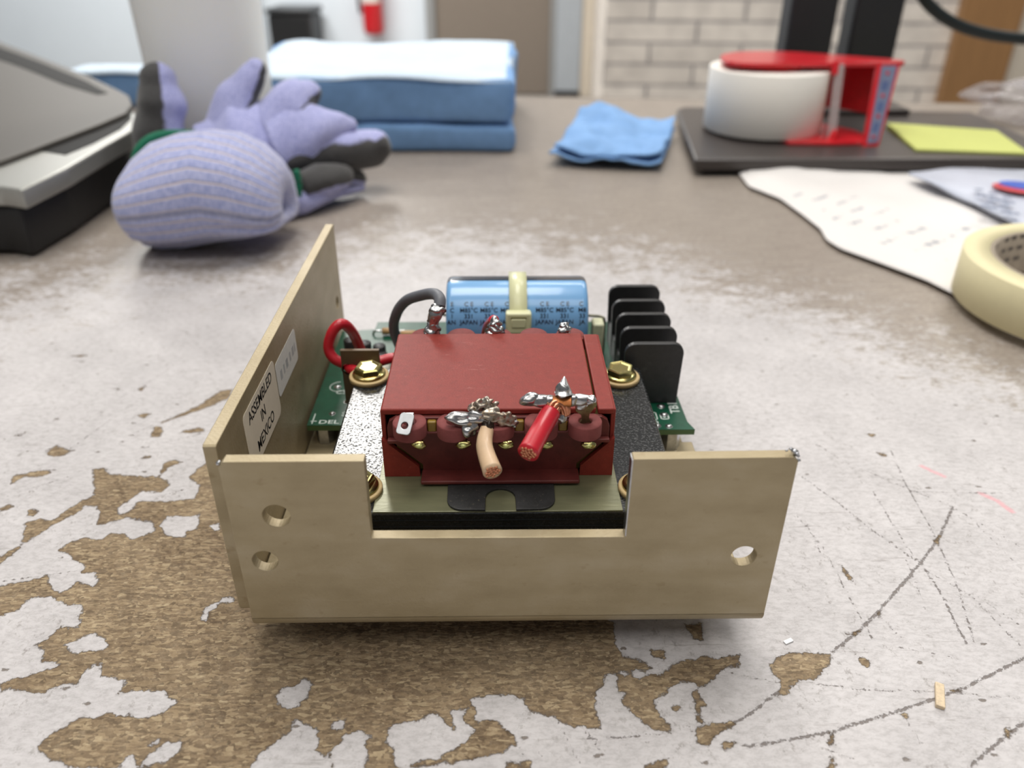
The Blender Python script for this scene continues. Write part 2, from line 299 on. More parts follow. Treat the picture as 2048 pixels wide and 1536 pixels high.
SCR=[
(0.42,[(110.2,40.4),(101.5,29.1),(92.8,20.3),(78.1,6.6),(70.5,0.1),(64,-4.4)]),
(0.35,[(50.6,-13.6),(43.9,-18.4),(36.9,-22.4)]),
(0.4,[(104.7,-4.9),(85.3,-13.6),(70.3,-18.5),(56.7,-22.5),(42.1,-25.1)]),
(0.4,[(96.4,-19.1),(87,-24.4),(78.9,-29.4)]),
(0.25,[(76.4,54.4),(82.4,42.5),(86.9,31.7),(92.4,21.8)]),
(0.2,[(105.3,65.1),(102.8,51.3),(100.6,28.4),(97.7,12.1),(93.5,-2.5)]),
(0.33,[(93.3,18.2),(93.4,10.2),(92.4,3.3),(92,-2.5)]),
(0.15,[(70.1,40.1),(73,26.4),(73.1,13),(73.4,1.8),(73.4,-1.7)]),
(0.15,[(85.8,68.6),(90.1,60.2),(101.6,48.5),(109.5,41.3)]),
(0.2,[(93,46.8),(92.6,34),(92.6,25.5),(93.3,18.2)]),
(0.15,[(77.5,75.3),(86.9,66.4),(90.1,60.2)]),
(0.13,[(93.3,18.2),(99.4,10.7),(100.8,4.4),(102.9,-4.9)]),
(0.18,[(54.3,-11.2),(66.2,-13.3),(78.4,-14),(96.1,-15.7)]),
(0.12,[(77.8,4.7),(78.6,1.1),(79.9,-1.2)]),
(0.1,[(76.5,-2.9),(88.5,-6.3)]),
(0.12,[(100.2,11.4),(105.8,1.4)]),
(0.1,[(109.5,41.3),(119.3,25.1)]),
(0.1,[(90.9,24),(87.9,6.4)]),
(0.1,[(55.1,-25.7),(60.4,-28.2)]),
(0.1,[(72,-19.2),(72.7,-26.4)]),
(0.1,[(72,34.2),(71.7,24.2)]),
(0.1,[(112.2,37.9),(115.2,17.9)]),
(0.1,[(103.1,46.7),(130.9,45.4)]),
(0.12,[(7.7,-17.2),(9.6,-22.1),(12.2,-28.8)]),
(0.14,[(12.7,-20.5),(14.2,-22.7),(15.6,-25.5)]),
(0.1,[(0.6,-22.3),(2.4,-26.6)]),
(0.1,[(3.9,-24),(5.7,-27.2)]),
(0.2,[(40.8,-24.9),(46,-24.3)]),
(0.12,[(11.7,-23.1),(20,-23),(26.2,-22.3),(28.7,-22.4)]),
(0.12,[(32.2,-20.7),(33.3,-24.6)]),
(0.1,[(40.6,-8.4),(51.3,-11.7)]),
(0.12,[(-111.3,17.4),(-96.1,20.6)]),
(0.1,[(-94.8,43.1),(-80.5,50.6)]),
(0.1,[(-113.2,33.2),(-102.9,46.4)]),
(0.1,[(-126.8,46.7),(-113.9,55.6)]),
(0.1,[(-101.5,67.2),(-84.8,75.8)]),
(0.12,[(-119.3,89.3),(-109,109.7),(-106.2,122.4)]),
(0.12,[(-104.9,75.5),(-91.8,90)]),
(0.1,[(-119.4,67.7),(-110.7,93.1)]),
(0.1,[(-138.1,86.7),(-126,93.3)])]
PINK=[
(0.5,[(110.3,57.5),(114,53)]),
(0.6,[(120,45.6),(122.5,42.9),(123.9,38.6)])]

# ================================================================== the room (floor, walls, door) and the workbench
A5 = math.radians(-5); EX = Vector((math.cos(A5), math.sin(A5), 0)); EY = Vector((-math.sin(A5), math.cos(A5), 0))
RM = Matrix.Rotation(A5, 4, 'Z')                                    # the room and the bench are turned five degrees to the unit
def rbox(name, x0, x1, y0, y1, z0, z1, mt, kind='structure', bev=0, label=None, cat=None):
    return build(name, MB().box(x0, x1, y0, y1, z0, z1, mt, bev, M=RM), kind=kind, label=label, cat=cat)
FL = -965
m_white = mat('painted_wall_white', (226, 236, 245), .7, var=.02, scale=3)
m_cream = mat('painted_wall_cream', (218, 208, 192), .7, var=.02, scale=3)
def brick_mat():
    mt, n, L, b = nt('painted_brick')
    tc = n.new('ShaderNodeTexCoord'); mp = n.new('ShaderNodeMapping'); mp.inputs['Rotation'].default_value = (math.radians(90), 0, 0)
    L.new(tc.outputs['Object'], mp.inputs[0])
    sx = n.new('ShaderNodeSeparateXYZ'); L.new(tc.outputs['Object'], sx.inputs[0])
    cx = n.new('ShaderNodeCombineXYZ'); ad = n.new('ShaderNodeMath'); ad.operation = 'ADD'
    L.new(sx.outputs['X'], ad.inputs[0]); L.new(sx.outputs['Y'], ad.inputs[1]); L.new(ad.outputs[0], cx.inputs[0]); L.new(sx.outputs['Z'], cx.inputs[1])
    br = n.new('ShaderNodeTexBrick'); L.new(cx.outputs[0], br.inputs['Vector'])
    br.inputs['Scale'].default_value = 1; br.inputs['Brick Width'].default_value = .34; br.inputs['Row Height'].default_value = .083
    br.inputs['Mortar Size'].default_value = .006; br.inputs['Mortar Smooth'].default_value = .4
    br.inputs['Color1'].default_value = rgb((244, 236, 226)); br.inputs['Color2'].default_value = rgb((230, 222, 212)); br.inputs['Mortar'].default_value = rgb((180, 174, 172))
    nz = n.new('ShaderNodeTexNoise'); nz.inputs['Scale'].default_value = 14; nz.inputs['Detail'].default_value = 6
    L.new(tc.outputs['Object'], nz.inputs['Vector'])
    mx = n.new('ShaderNodeMix'); mx.data_type = 'RGBA'; mx.blend_type = 'MULTIPLY'; mx.inputs[0].default_value = .35
    cr = n.new('ShaderNodeValToRGB'); cr.color_ramp.elements[0].position = .35; cr.color_ramp.elements[1].position = .6; cr.color_ramp.elements[0].color = (.55, .54, .55, 1)
    L.new(nz.outputs[0], cr.inputs[0]); L.new(br.outputs['Color'], mx.inputs[6]); L.new(cr.outputs[0], mx.inputs[7]); L.new(mx.outputs[2], b.inputs['Base Color'])
    bp = n.new('ShaderNodeBump'); bp.invert = True; bp.inputs['Distance'].default_value = .012; L.new(br.outputs['Fac'], bp.inputs['Height']); L.new(bp.outputs[0], b.inputs['Normal'])
    b.inputs['Roughness'].default_value = .6; return mt
m_brick = brick_mat()
rbox('floor', -5000, 3200, -1500, 6000, FL-100, FL, mat('floor_concrete', (150, 145, 140), .35, var=.1, scale=4))
rbox('wall_back', -5000, 200, 5800, 6000, FL, 2100, m_white)
rbox('wall_side', 132, 205, 3500, 5800, FL, 2100, m_brick)
rbox('wall_right', 205, 1560, 3500, 3650, FL, 2100, m_brick)
rbox('wall_corner', 1560, 3200, 3500, 3650, FL, 2100, m_cream)
d = build('door_1', MB().box(-935, -160, 5765, 5799, FL+8, 1200, mat('door_taupe_paint', (132, 122, 112), .5, var=.03, scale=30), 3, M=RM), kind='structure')
g = MB(); mm_ = mat('door_frame_grey', (150, 152, 153), .45, var=.03, scale=30)
g.box(-1000, -936, 5745, 5800, FL, 1260, mm_, 4, M=RM); g.box(-1000, 60, 5745, 5800, 1201, 1260, mm_, 4, M=RM)
build('trim_1', g, kind='structure')
g = MB().box(-120, 50, 5730, 5800, FL+35, 1200, mat('jamb_light_grey', (176, 184, 192), .4, var=.03, scale=20), 4, M=RM)
g.box(-120, 50, 5728, 5800, FL, FL+34, mat('rubber_black', (22, 22, 24), .6), 2, M=RM); g.box(-159, -121, 5740, 5800, FL, 1200, mm_, 3, M=RM)
build('trim_2', g, kind='structure')
rbox('trim_3', 51, 131, 5740, 5799, FL, 2100, m_cream, bev=3)
rbox('trim_4', -2225, -2142, 5700, 5799, FL, 2100, mat('post_dark', (34, 37, 44), .5))
rbox('trim_5', 1510, 1742, 3440, 3499, FL, 2100, mat('stained_wood', (158, 118, 76), .5, var=.14, scale=14, stretch=(6, 6, .5)), bev=6)
rbox('baseboard_back', -5000, -2226, 5780, 5799, FL, FL+90, mat('rubber_black', (22, 22, 24)))

# waste bin and fire extinguisher by the far wall
t = thing('waste_bin', 'black waste bin standing against the far white wall left of the extinguisher', 'bin', RM @ Vector((-1850, 5620, FL)))
mk = mat('bin_plastic', (28, 29, 31), .45)
b = MB(); b.box(-1995, -1712, 5480, 5760, FL, -440, mk, 16, M=RM)
build('body', b, t)
build('lid', MB().box(-2004, -1702, 5472, 5768, -438, -405, mat('bin_lid_plastic', (40, 42, 45), .4), 10, M=RM), t)
t = thing('fire_extinguisher', 'red fire extinguisher with white label hanging on the far wall', 'fire extinguisher', RM @ Vector((-1352, 5725, -578)))
mr = mat('extinguisher_red', (200, 22, 34), .3, var=.05, coat=.4)
b = MB(); b.lathe([(0, 0), (50, 0), (66, 14), (68, 30), (68, 400), (60, 440), (38, 470), (22, 480), (22, 500), (0, 500)], mr, RM @ Tr(-1352, 5725, -578), 32); build('cylinder', b, t)
b = MB(); b.lathe([(69, 195), (69, 262)], mat('extinguisher_label', (225, 222, 215), .5), RM @ Tr(-1352, 5725, -578) @ Matrix.Rotation(math.radians(-150), 4, 'Z'), 32); 
nf = len(b.f); b.f = [f for k, f in enumerate(b.f) if k < 11]; b.mi = b.mi[:11]; b.sm = b.sm[:11]
build('label_band', b, t)
b = MB(); b.cyl((-1352, 5725, -80), (-1352, 5725, -40), 24, mat('valve_brass', (170, 150, 90), .3, 1), n=20); b.box(-1365, -1339, 5620, 5740, -40, -26, mk, 4); b.box(-1365, -1339, 5640, 5740, -20, -8, mk, 4)
b2 = MB(); b2.mats = b.mats; b2.v = [tuple(RM @ Vector(v)) for v in b.v]; b2.f = b.f; b2.mi = b.mi; b2.sm = b.sm
build('valve', b2, t)
b = MB(); b.tube([RM @ Vector(q) for q in ((-1380, 5715, -50), (-1430, 5715, -80), (-1442, 5715, -200), (-1436, 5715, -400), (-1430, 5715, -450))], 11, mk, n=12); build('hose', b, t)
b = MB().box(-1372, -1332, 5785, 5799, -300, -60, mm_, 2, M=RM); build('wall_bracket', b, t)

# ---- workbench: laminate with wear down to its white core layer and to the bare particle board
def seg_d(P, a, b):
    a = np.array(a); b = np.array(b); d = b-a; t = np.clip(((P-a)@d)/max(d@d, 1e-9), 0, 1); return np.hypot(*(P-a-t[:, None]*d).T)
def poly_sd(P, poly):
    dmin = np.full(len(P), 1e9); ins = np.zeros(len(P), bool); n = len(poly)
    for i in range(n):
        a = poly[i]; b = poly[(i+1) % n]; dmin = np.minimum(dmin, seg_d(P, a, b))
        c = ((a[1] > P[:, 1]) != (b[1] > P[:, 1])); 
        if b[1] != a[1]: ins ^= c & (P[:, 0] < (b[0]-a[0])*(P[:, 1]-a[1])/(b[1]-a[1])+a[0])
    return np.where(ins, dmin, -dmin)
def boxed(P, poly, pad=4):
    q = np.array(poly); return (P[:, 0] > q[:, 0].min()-pad) & (P[:, 0] < q[:, 0].max()+pad) & (P[:, 1] > q[:, 1].min()-pad) & (P[:, 1] < q[:, 1].max()+pad)
def lin(a, b, s): return np.linspace(a, b, max(2, int(round((b-a)/s))+1))[:-1]
us = np.concatenate([lin(-900, -300, 60), lin(-300, -150, 6), lin(-150, -125, 2), lin(-125, 126, .55), lin(126, 170, 1.2), lin(170, 300, 6), lin(300, 800, 60), [800]])
vs_ = np.concatenate([lin(-420, -100, 40), lin(-100, -52, 3), lin(-52, 110, .55), lin(110, 190, 2), lin(190, 559, 12), [559]])
UU, VV = np.meshgrid(us, vs_); ex = np.array(EX[:2]); ey = np.array(EY[:2])
PW = UU.ravel()[:, None]*ex+VV.ravel()[:, None]*ey
brown = np.full(len(PW), -4.0)
for k, q in enumerate(BROWN):
    mk_ = boxed(PW, q); brown[mk_] = np.maximum(brown[mk_], np.clip(poly_sd(PW[mk_], q), -4, 4))
    if k == 0:
        for wq in WHITE:
            m2 = boxed(PW, wq); brown[m2] = np.minimum(brown[m2], np.clip(-poly_sd(PW[m2], wq), -4, 4))
def lines(S, far=3.0):
    o = np.full(len(PW), far)
    for hw, pl in S:
        for a, b in zip(pl[:-1], pl[1:]):
            k = boxed(PW, [a, b], 3); o[k] = np.minimum(o[k], seg_d(PW[k], a, b)-hw)
    return o
scr = lines([(w_*.7, q) for w_, q in SCR]); pnk = lines(PINK)
fx = [-900, -400, -206, -149, -69, 4, 81, 125, 163, 260, 900]; fy = [110, 130, 176, 190, 218, 230, 190, 144, 100, 28, -60]
fade = PW[:, 1]-np.interp(PW[:, 0], fx, fy)
nu, nv = len(us), len(vs_)
ii, jj = np.meshgrid(np.arange(nu-1), np.arange(nv-1)); q0 = (jj*nu+ii).ravel()
faces = np.stack([q0, q0+1, q0+nu+1, q0+nu], 1)
me = D.meshes.new('tabletop'); N = len(PW)
me.vertices.add(N); me.vertices.foreach_set('co', np.column_stack([PW*MM, np.zeros(N)]).ravel())
me.loops.add(faces.size); me.loops.foreach_set('vertex_index', faces.ravel())
me.polygons.add(len(faces)); me.polygons.foreach_set('loop_start', np.arange(0, faces.size, 4)); me.polygons.foreach_set('loop_total', np.full(len(faces), 4))
me.update(calc_edges=True)
for nm, arr in (('bare_board_and_shade', brown), ('scratch', scr), ('marker', pnk), ('laminate', fade)):
    me.attributes.new(nm, 'FLOAT', 'POINT').data.foreach_set('value', arr.astype(np.float32))

def table_mat():
    mt, n, L, b = nt('worn_laminate')
    def N_(t, **k):
        o = n.new(t)
        for a, v in k.items(): setattr(o, a, v)
        return o
    tc = N_('ShaderNodeTexCoord')
    def noise(scale, detail=4, rough=.6, stretch=None, dist=0):
        z = N_('ShaderNodeTexNoise'); z.inputs['Scale'].default_value = scale; z.inputs['Detail'].default_value = detail; z.inputs['Roughness'].default_value = rough; z.inputs['Distortion'].default_value = dist
        if stretch:
            mp = N_('ShaderNodeMapping'); mp.inputs['Scale'].default_value = stretch[:3]; mp.inputs['Rotation'].default_value = (0, 0, math.radians(stretch[3]))
            L.new(tc.outputs['Object'], mp.inputs[0]); L.new(mp.outputs[0], z.inputs['Vector'])
        else: L.new(tc.outputs['Object'], z.inputs['Vector'])
        return z.outputs[0]
    def M_(op, a, b_=None, c=None):
        o = N_('ShaderNodeMath', operation=op)
        for i, v in enumerate((a, b_, c)):
            if v is None: continue
            if isinstance(v, (int, float)): o.inputs[i].default_value = v
            else: L.new(v, o.inputs[i])
        return o.outputs[0]
    def step(x, a, b_):  # smooth 0..1 as x goes a..b
        o = N_('ShaderNodeMapRange', interpolation_type='SMOOTHSTEP'); L.new(x, o.inputs[0]); o.inputs[1].default_value = a; o.inputs[2].default_value = b_; return o.outputs[0]
    def mix(f, a, b_, blend='MIX'):
        o = N_('ShaderNodeMix', data_type='RGBA', blend_type=blend)
        if isinstance(f, (int, float)): o.inputs[0].default_value = f
        else: L.new(f, o.inputs[0])
        for i, v in ((6, a), (7, b_)):
            if isinstance(v, tuple): o.inputs[i].default_value = v
            else: L.new(v, o.inputs[i])
        return o.outputs[2]
    def attr(nm): return N_('ShaderNodeAttribute', attribute_name=nm).outputs['Fac']
    def ramp(x, stops):
        o = N_('ShaderNodeValToRGB'); L.new(x, o.inputs[0]); e = o.color_ramp.elements
        while len(e) < len(stops): e.new(.5)
        for q, (p_, c) in zip(e, stops): q.position = p_; q.color = rgb(c)
        return o.outputs[0]
    # laminate print
    lam = ramp(noise(60, 6, .7, (1, 7, 1, 8)), [(.3, (120, 109, 100)), (.5, (147, 136, 126)), (.72, (172, 161, 150))])
    lam = mix(.5, lam, ramp(noise(900, 2, .5, (.5, 2, 1, 5)), [(.35, (128, 118, 110)), (.65, (172, 163, 153))]))
    # white core
    wh = ramp(noise(45, 6, .65), [(.3, (174, 170, 170)), (.7, (205, 201, 201))])
    wh = mix(.38, wh, ramp(noise(700, 6, .8, (.6, 1.2, 1, 25)), [(.34, (136, 131, 129)), (.56, (208, 204, 204))]))
    speck = step(noise(520, 5, .8, (1, .7, 1, 40)), .555, .64); sp2 = step(noise(50, 3, .6), .36, .6)
    wh = mix(M_('MULTIPLY', M_('MULTIPLY', speck, sp2), .5), wh, rgb((120, 112, 106)))
    hair = step(noise(260, 5, .75, (.12, 1.6, 1, 28)), .625, .68); hair2 = step(noise(260, 5, .75, (.12, 1.5, 1, -52)), .64, .69)
    wh = mix(M_('MULTIPLY', M_('MAXIMUM', hair, hair2), .42), wh, rgb((130, 122, 118)))
    # bare particle board
    def flakes(rot, sc):
        mp = N_('ShaderNodeMapping'); mp.inputs['Scale'].default_value = (.28, 1, 1); mp.inputs['Rotation'].default_value = (0, 0, math.radians(rot))
        dn = N_('ShaderNodeTexNoise'); dn.inputs['Scale'].default_value = 350; L.new(tc.outputs['Object'], dn.inputs['Vector'])
        va = N_('ShaderNodeMix', data_type='RGBA', blend_type='LINEAR_LIGHT'); va.inputs[0].default_value = .0005
        L.new(tc.outputs['Object'], va.inputs[6]); L.new(dn.outputs['Color'], va.inputs[7]); L.new(va.outputs[2], mp.inputs[0])
        v = N_('ShaderNodeTexVoronoi'); v.inputs['Scale'].default_value = sc; L.new(mp.outputs[0], v.inputs['Vector'])
        s_ = N_('ShaderNodeSeparateColor'); L.new(v.outputs['Color'], s_.inputs[0]); return s_.outputs[0], v.outputs['Distance']
    f1, d1 = flakes(28, 1900); f2, d2 = flakes(112, 2000); f3, d3 = flakes(-30, 1600)
    stops = [(.0, (50, 40, 30)), (.22, (96, 80, 62)), (.5, (136, 116, 90)), (.8, (176, 154, 120)), (1, (216, 196, 158))]
    pick = noise(420, 2, .5)
    br = mix(step(pick, .46, .5), ramp(f1, stops), ramp(f2, stops)); br = mix(step(noise(380, 2, .5, (1, 1, 1, 50)), .55, .58), br, ramp(f3, stops))
    br = mix(.45, br, ramp(noise(460, 8, .88, (.9, 1.1, 1, 60)), [(.34, (44, 36, 30)), (.5, (128, 110, 90)), (.64, (196, 180, 152))]))
    br = mix(.35, br, ramp(noise(55, 4, .6), [(.35, (104, 84, 60)), (.65, (160, 140, 112))]))
    # masks
    n1 = noise(420, 6, .75); bf = M_('ADD', attr('bare_board_and_shade'), M_('MULTIPLY', M_('SUBTRACT', n1, .5), 3.6))
    bmask = step(bf, -.12, .22)
    lf = M_('ADD', M_('MULTIPLY', attr('laminate'), .010), M_('ADD', M_('MULTIPLY', M_('SUBTRACT', noise(90, 8, .85, (.8, 1.2, 1, 10)), .5), 3.2), M_('ADD', M_('MULTIPLY', M_('SUBTRACT', noise(420, 5, .8, (.7, 1.3, 1, 12)), .5), 2.6), M_('MULTIPLY', M_('SUBTRACT', noise(13, 3, .6), .5), 1.0))))
    lmask = step(lf, -.3, .3)
    sn = M_('ADD', attr('scratch'), M_('MULTIPLY', M_('SUBTRACT', noise(900, 4, .8, (1, 1, 1, 0)), .44), 1.9)); smask = M_('SUBTRACT', 1.0, step(sn, -.1, .2))
    # stray chips
    cn = N_('ShaderNodeTexVoronoi'); cn.inputs['Scale'].default_value = 160; cn.inputs['Randomness'].default_value = 1
    mp = N_('ShaderNodeMapping'); mp.inputs['Scale'].default_value = (.8, 1.5, 1); mp.inputs['Rotation'].default_value = (0, 0, .5); L.new(tc.outputs['Object'], mp.inputs[0])
    L.new(mp.outputs[0], cn.inputs['Vector']); cs = N_('ShaderNodeSeparateColor'); L.new(cn.outputs['Color'], cs.inputs[0])
    chip = M_('MULTIPLY', M_('SUBTRACT', 1.0, step(M_('ADD', cn.outputs['Distance'], M_('MULTIPLY', M_('SUBTRACT', noise(1400, 3), .5), .25)), .06, .11)), step(cs.outputs[0], .5, .52))
    col = mix(lmask, wh, lam)
    col = mix(M_('MULTIPLY', chip, .85), col, rgb((105, 94, 84)))
    col = mix(M_('MULTIPLY', M_('SUBTRACT', 1.0, step(M_('ADD', attr('marker'), M_('MULTIPLY', M_('SUBTRACT', noise(900, 3), .5), 1.2)), -.3, .6)), .5), col, rgb((226, 140, 150)))
    col = mix(M_('MULTIPLY', smask, .85), col, rgb((104, 94, 88)))
    edge = M_('SUBTRACT', 1.0, step(M_('ABSOLUTE', bf), .0, .55)); col = mix(bmask, col, br)
    col = mix(M_('MULTIPLY', edge, .16), col, rgb((92, 78, 64)))
    L.new(col, b.inputs['Base Color'])
    r = M_('ADD', M_('MULTIPLY', bmask, .35), M_('SUBTRACT', .52, M_('MULTIPLY', lmask, .16))); L.new(r, b.inputs['Roughness'])
    b.inputs['Specular IOR Level'].default_value = .4
    h = M_('ADD', M_('MULTIPLY', M_('MULTIPLY', bmask, -1.0), M_('ADD', .7, M_('MULTIPLY', M_('ADD', d1, f1), .4))), M_('MULTIPLY', M_('ADD', smask, chip), -.5))
    bp = N_('ShaderNodeBump'); bp.inputs['Distance'].default_value = .00035; bp.inputs['Strength'].default_value = .8; L.new(h, bp.inputs['Height']); L.new(bp.outputs[0], b.inputs['Normal'])
    return mt
me.materials.append(table_mat())
bench = thing('workbench', 'long workbench with a worn grey laminate top scuffed down to brown particle board', 'workbench', (0, 0, FL))
top = D.objects.new('tabletop', me); COL.objects.link(top); top.parent = bench; top.location = (0, 0, -FL*MM)
tag(top, 'worn laminate work surface with bare patches and scratches')
ROOT['tabletop'] = Vector((0, 0, 0))
build('core_board', MB().box(-899.5, 799.5, -419.5, 558.5, -32, -.15, mat('particle_core', (120, 98, 70), .8, var=.2, scale=400), M=RM), bench)
g = MB(); me_ = mat('edge_band', (92, 84, 78), .5)
for q in ((-903, 803, 559.2, 562), (-903, 803, -423, -420.2)): g.box(q[0], q[1], q[2], q[3], -33, -.1, me_, .6, M=RM)
for q in ((-903, -900.2), (800.2, 803)): g.box(q[0], q[1], -420, 559, -33, -.1, me_, .6, M=RM)
build('edge_banding', g, bench)
ml = mat('bench_leg_steel', (96, 98, 102), .4, .6)
for lx in (-860, 730):
    for ly in (-380, 490): build('leg', MB().box(lx, lx+50, ly, ly+50, FL, -32.5, ml, 4, M=RM), bench)

# ================================================================== the open-frame power supply (local mm, chassis bottom at z = 0)
PS = thing('power_supply', 'open frame power supply with tan metal chassis, red transformer and blue capacitor in the foreground', 'power supply', (-0.06, -5.2, 8.62), local=True)
KU = .9547; PS.scale = (KU, KU, KU)                            # the unit is a touch under its nominal four inches
def u(px, py, y):                                                 # point seen at a pixel, in the unit's own mm, on its plane y
    c = (CAM-np.array(PS.location)/MM)/KU; d = _F+R2*(px-1024)/FPX-U2*(py-768)/FPX; return tuple(Vector(c+(y-c[1])/d[1]*d))
def tan_mat():
    mt, n, L, b = nt('chromate_tan'); tc = n.new('ShaderNodeTexCoord')
    def nz(s, d=5, st=(1, 1, 1)):
        mp = n.new('ShaderNodeMapping'); mp.inputs['Scale'].default_value = st; L.new(tc.outputs['Object'], mp.inputs[0])
        z = n.new('ShaderNodeTexNoise'); z.inputs['Scale'].default_value = s; z.inputs['Detail'].default_value = d; L.new(mp.outputs[0], z.inputs['Vector']); return z.outputs[0]
    cr = n.new('ShaderNodeValToRGB'); L.new(nz(70, 6, (1, 1, 2.2)), cr.inputs[0]); e = cr.color_ramp.elements
    e[0].position = .3; e[1].position = .7; e[0].color = rgb((158, 143, 112)); e[1].color = rgb((176, 162, 134)); q = e.new(.5); q.color = rgb((168, 153, 122))
    c2 = n.new('ShaderNodeValToRGB'); L.new(nz(260, 3, (1, 1, 1.5)), c2.inputs[0]); e = c2.color_ramp.elements; e[0].position = .25; e[1].position = .36; e[0].color = (.72, .66, .56, 1)
    mx = n.new('ShaderNodeMix'); mx.data_type = 'RGBA'; mx.blend_type = 'MULTIPLY'; mx.inputs[0].default_value = .55; L.new(cr.outputs[0], mx.inputs[6]); L.new(c2.outputs[0], mx.inputs[7])
    L.new(mx.outputs[2], b.inputs['Base Color']); b.inputs['Metallic'].default_value = .35; b.inputs['Roughness'].default_value = .45
    bp = n.new('ShaderNodeBump'); bp.inputs['Distance'].default_value = .00006; L.new(nz(1500, 2), bp.inputs['Height']); L.new(bp.outputs[0], b.inputs['Normal']); return mt
TAN = tan_mat()
ALU = mat('scraped_aluminium', (190, 192, 196), .3, 1, var=.2, scale=900)
BLACKP = mat('black_lacquered_steel', (26, 28, 29), .2, .0, var=.3, scale=500, bump=.03, bscale=1800, spec=.7)
speckle_rough(BLACKP, 1900, .39, .46, .5, .2)
GREEN = mat('olive_varnish', (120, 120, 92), .3, .3, var=.22, scale=160, bump=.03, bscale=900, stretch=(.3, 1.6, 1), spec=.7)
REDP = mat('transformer_red_plastic', (132, 48, 40), .5, var=.12, scale=700, bump=.03, bscale=2500, spec=.3)
scuff(REDP, (196, 150, 140), 90, .62, .74, .35, (1, 4, 1)); scuff(REDP, (160, 96, 78), 900, .6, .7, .4)
BOSS = mat('boss_red_plastic', (128, 70, 68), .75, var=.12, scale=600, spec=.2)
REDD = mat('bobbin_red_plastic', (98, 38, 34), .55, var=.2, scale=400, bump=.04, bscale=1500)
SOLD = mat('solder', (182, 182, 182), .27, 1, var=.25, scale=600, bump=.05, bscale=700)
BURN = mat('burnt_solder', (120, 96, 66), .3, .8, var=.6, scale=900, bump=.09, bscale=900, col2=(196, 190, 180))
COPPER = mat('copper_strand', (206, 142, 112), .3, 1, var=.2, scale=900)
GOLD = mat('zinc_gold_plating', (196, 172, 116), .22, 1, var=.25, scale=260, col2=(176, 178, 118))
PCB = mat('green_solder_mask', (10, 74, 52), .35, var=.25, scale=200, bump=.02, bscale=500, coat=.3)
PCBE = mat('board_edge_laminate', (78, 104, 62), .6)
SILK = mat('silkscreen_white', (205, 214, 208), .6)
BLKPL = mat('black_plastic', (36, 36, 37), .42, var=.2, scale=600, bump=.03, bscale=1800)

scuff(BLKPL, (90, 90, 86), 260, .6, .75, .25)
def uz(px, py, z):                                               # the same on the unit's plane z
    c = (CAM-np.array(PS.location)/MM)/KU; d = _F+R2*(px-1024)/FPX-U2*(py-768)/FPX; v = c+(z-c[2])/d[2]*d; return float(v[0]), float(v[1])

# chassis
build('base_plate', MB().box(-52.2, 49.4, 3.2, 62, 0, 2.3, TAN, .25).box(-52.2, 46.8, 61.9, 123, 0, 2.3, TAN, .25), PS)
outer = [(-50.8, 3.2), (-50.8, 39.9), (-49.8, 41.1), (-25.4, 41.1), (-25.3, 40.9), (-25.5, 23.75), (-25.3, 23.6), (21.4, 23.45), (21.6, 23.6), (21.7, 40.9), (21.9, 41.1), (49.9, 41.3), (50.9, 40.3), (50.8, 3.2)]
outer = outer[::-1]
g = MB().plate(outer, [(-42.25, 29, 2.55), (-45.9, 18.2, 2.45), (44.5, 18.4, 2.45)], 2.3, TAN, XZ, bev=.12)
n_ = 8; vs = []; fs = []                                   # the bend from the flange down into the base
for k in range(n_+1):
    a = math.radians(180+90*k/n_)
    for x in (-50.8, 50.8):
        for r_ in (3.2, .9): vs.append((x, 3.2+r_*math.cos(a), 3.2+r_*math.sin(a)))
for k in range(n_):
    o = k*4; fs += [(o, o+2, o+6, o+4), (o+1, o+5, o+7, o+3), (o, o+4, o+5, o+1), (o+2, o+3, o+7, o+6)]
g.raw(vs, fs, TAN)
FLG = build('front_flange', g, PS, label='tan front flange with a wide notch and three holes')
g = MB()
for i, (px_, py_, r_) in enumerate(((1591, 903, .55), (1596, 912, .5), (1598, 921, .4), (1585, 901, .35), (1575, 902, .25))):
    v = Vector(u(px_, py_, .6)); g.lump((v.x-.1, .8+.3*(i % 2), v.z), (r_, r_, r_*.7), ALU, i, .4, 2.5, 2)
g.sep()
v = Vector(u(434, 927, .5)); g.lump((v.x+.2, .8, v.z-.1), (.45, .5, .5), ALU, 9, .3, 2, 2)
g.sep()
g.box(21.5, 21.75, -.03, 2.3, 23.6, 40.9, ALU, .05)
for q in g.split(): build('bare_metal_nick', q, FLG, label='bare bright metal where the flange edge is nicked')
SP = build('side_plate', MB().plate([(4.8, 1.4), (5.4, .6), (124, .6), (124, 41), (123.7, 41.3), (5.2, 41.3), (4.8, 41)], [(116.6, 18.4, 2.0), (104, 8, 1.6)], 2.5, TAN, Tr(-54.9, 0, 0) @ YZ, bev=.15), PS, label='tall tan plate along the left side')
def label_plate(y0, y1, z0, z1, lines_, sz, name, lab, mt, mk2, shear=0):
    g = MB().plate(rounded(y0, y1, z0, z1, 1.6), [], .08, mt, Tr(-52.37, 0, 0) @ YZ)
    for i, (s_, dz) in enumerate(lines_): g.text(s_, sz, mk2, Tr(-52.27, (y0+y1)/2, dz) @ YZ, .015, sx=.97, off=.035)
    return build(name, g, SP, label=lab)
STK = mat('cream_sticker_paper', (226, 216, 196), .55, var=.03); STK2 = mat('white_sticker_paper', (222, 222, 216), .55, var=.05, scale=800)
INK = mat('black_ink', (30, 28, 28), .6); FINK = mat('faded_ink', (176, 178, 178), .6)
label_plate(19.5, 44.3, 23.6, 37.6, [('ASSEMBLED', 35.0), ('IN', 31.0), ('MEXICO', 26.6)], 3.7, 'origin_sticker', 'cream sticker reading ASSEMBLED IN MEXICO', STK, INK)
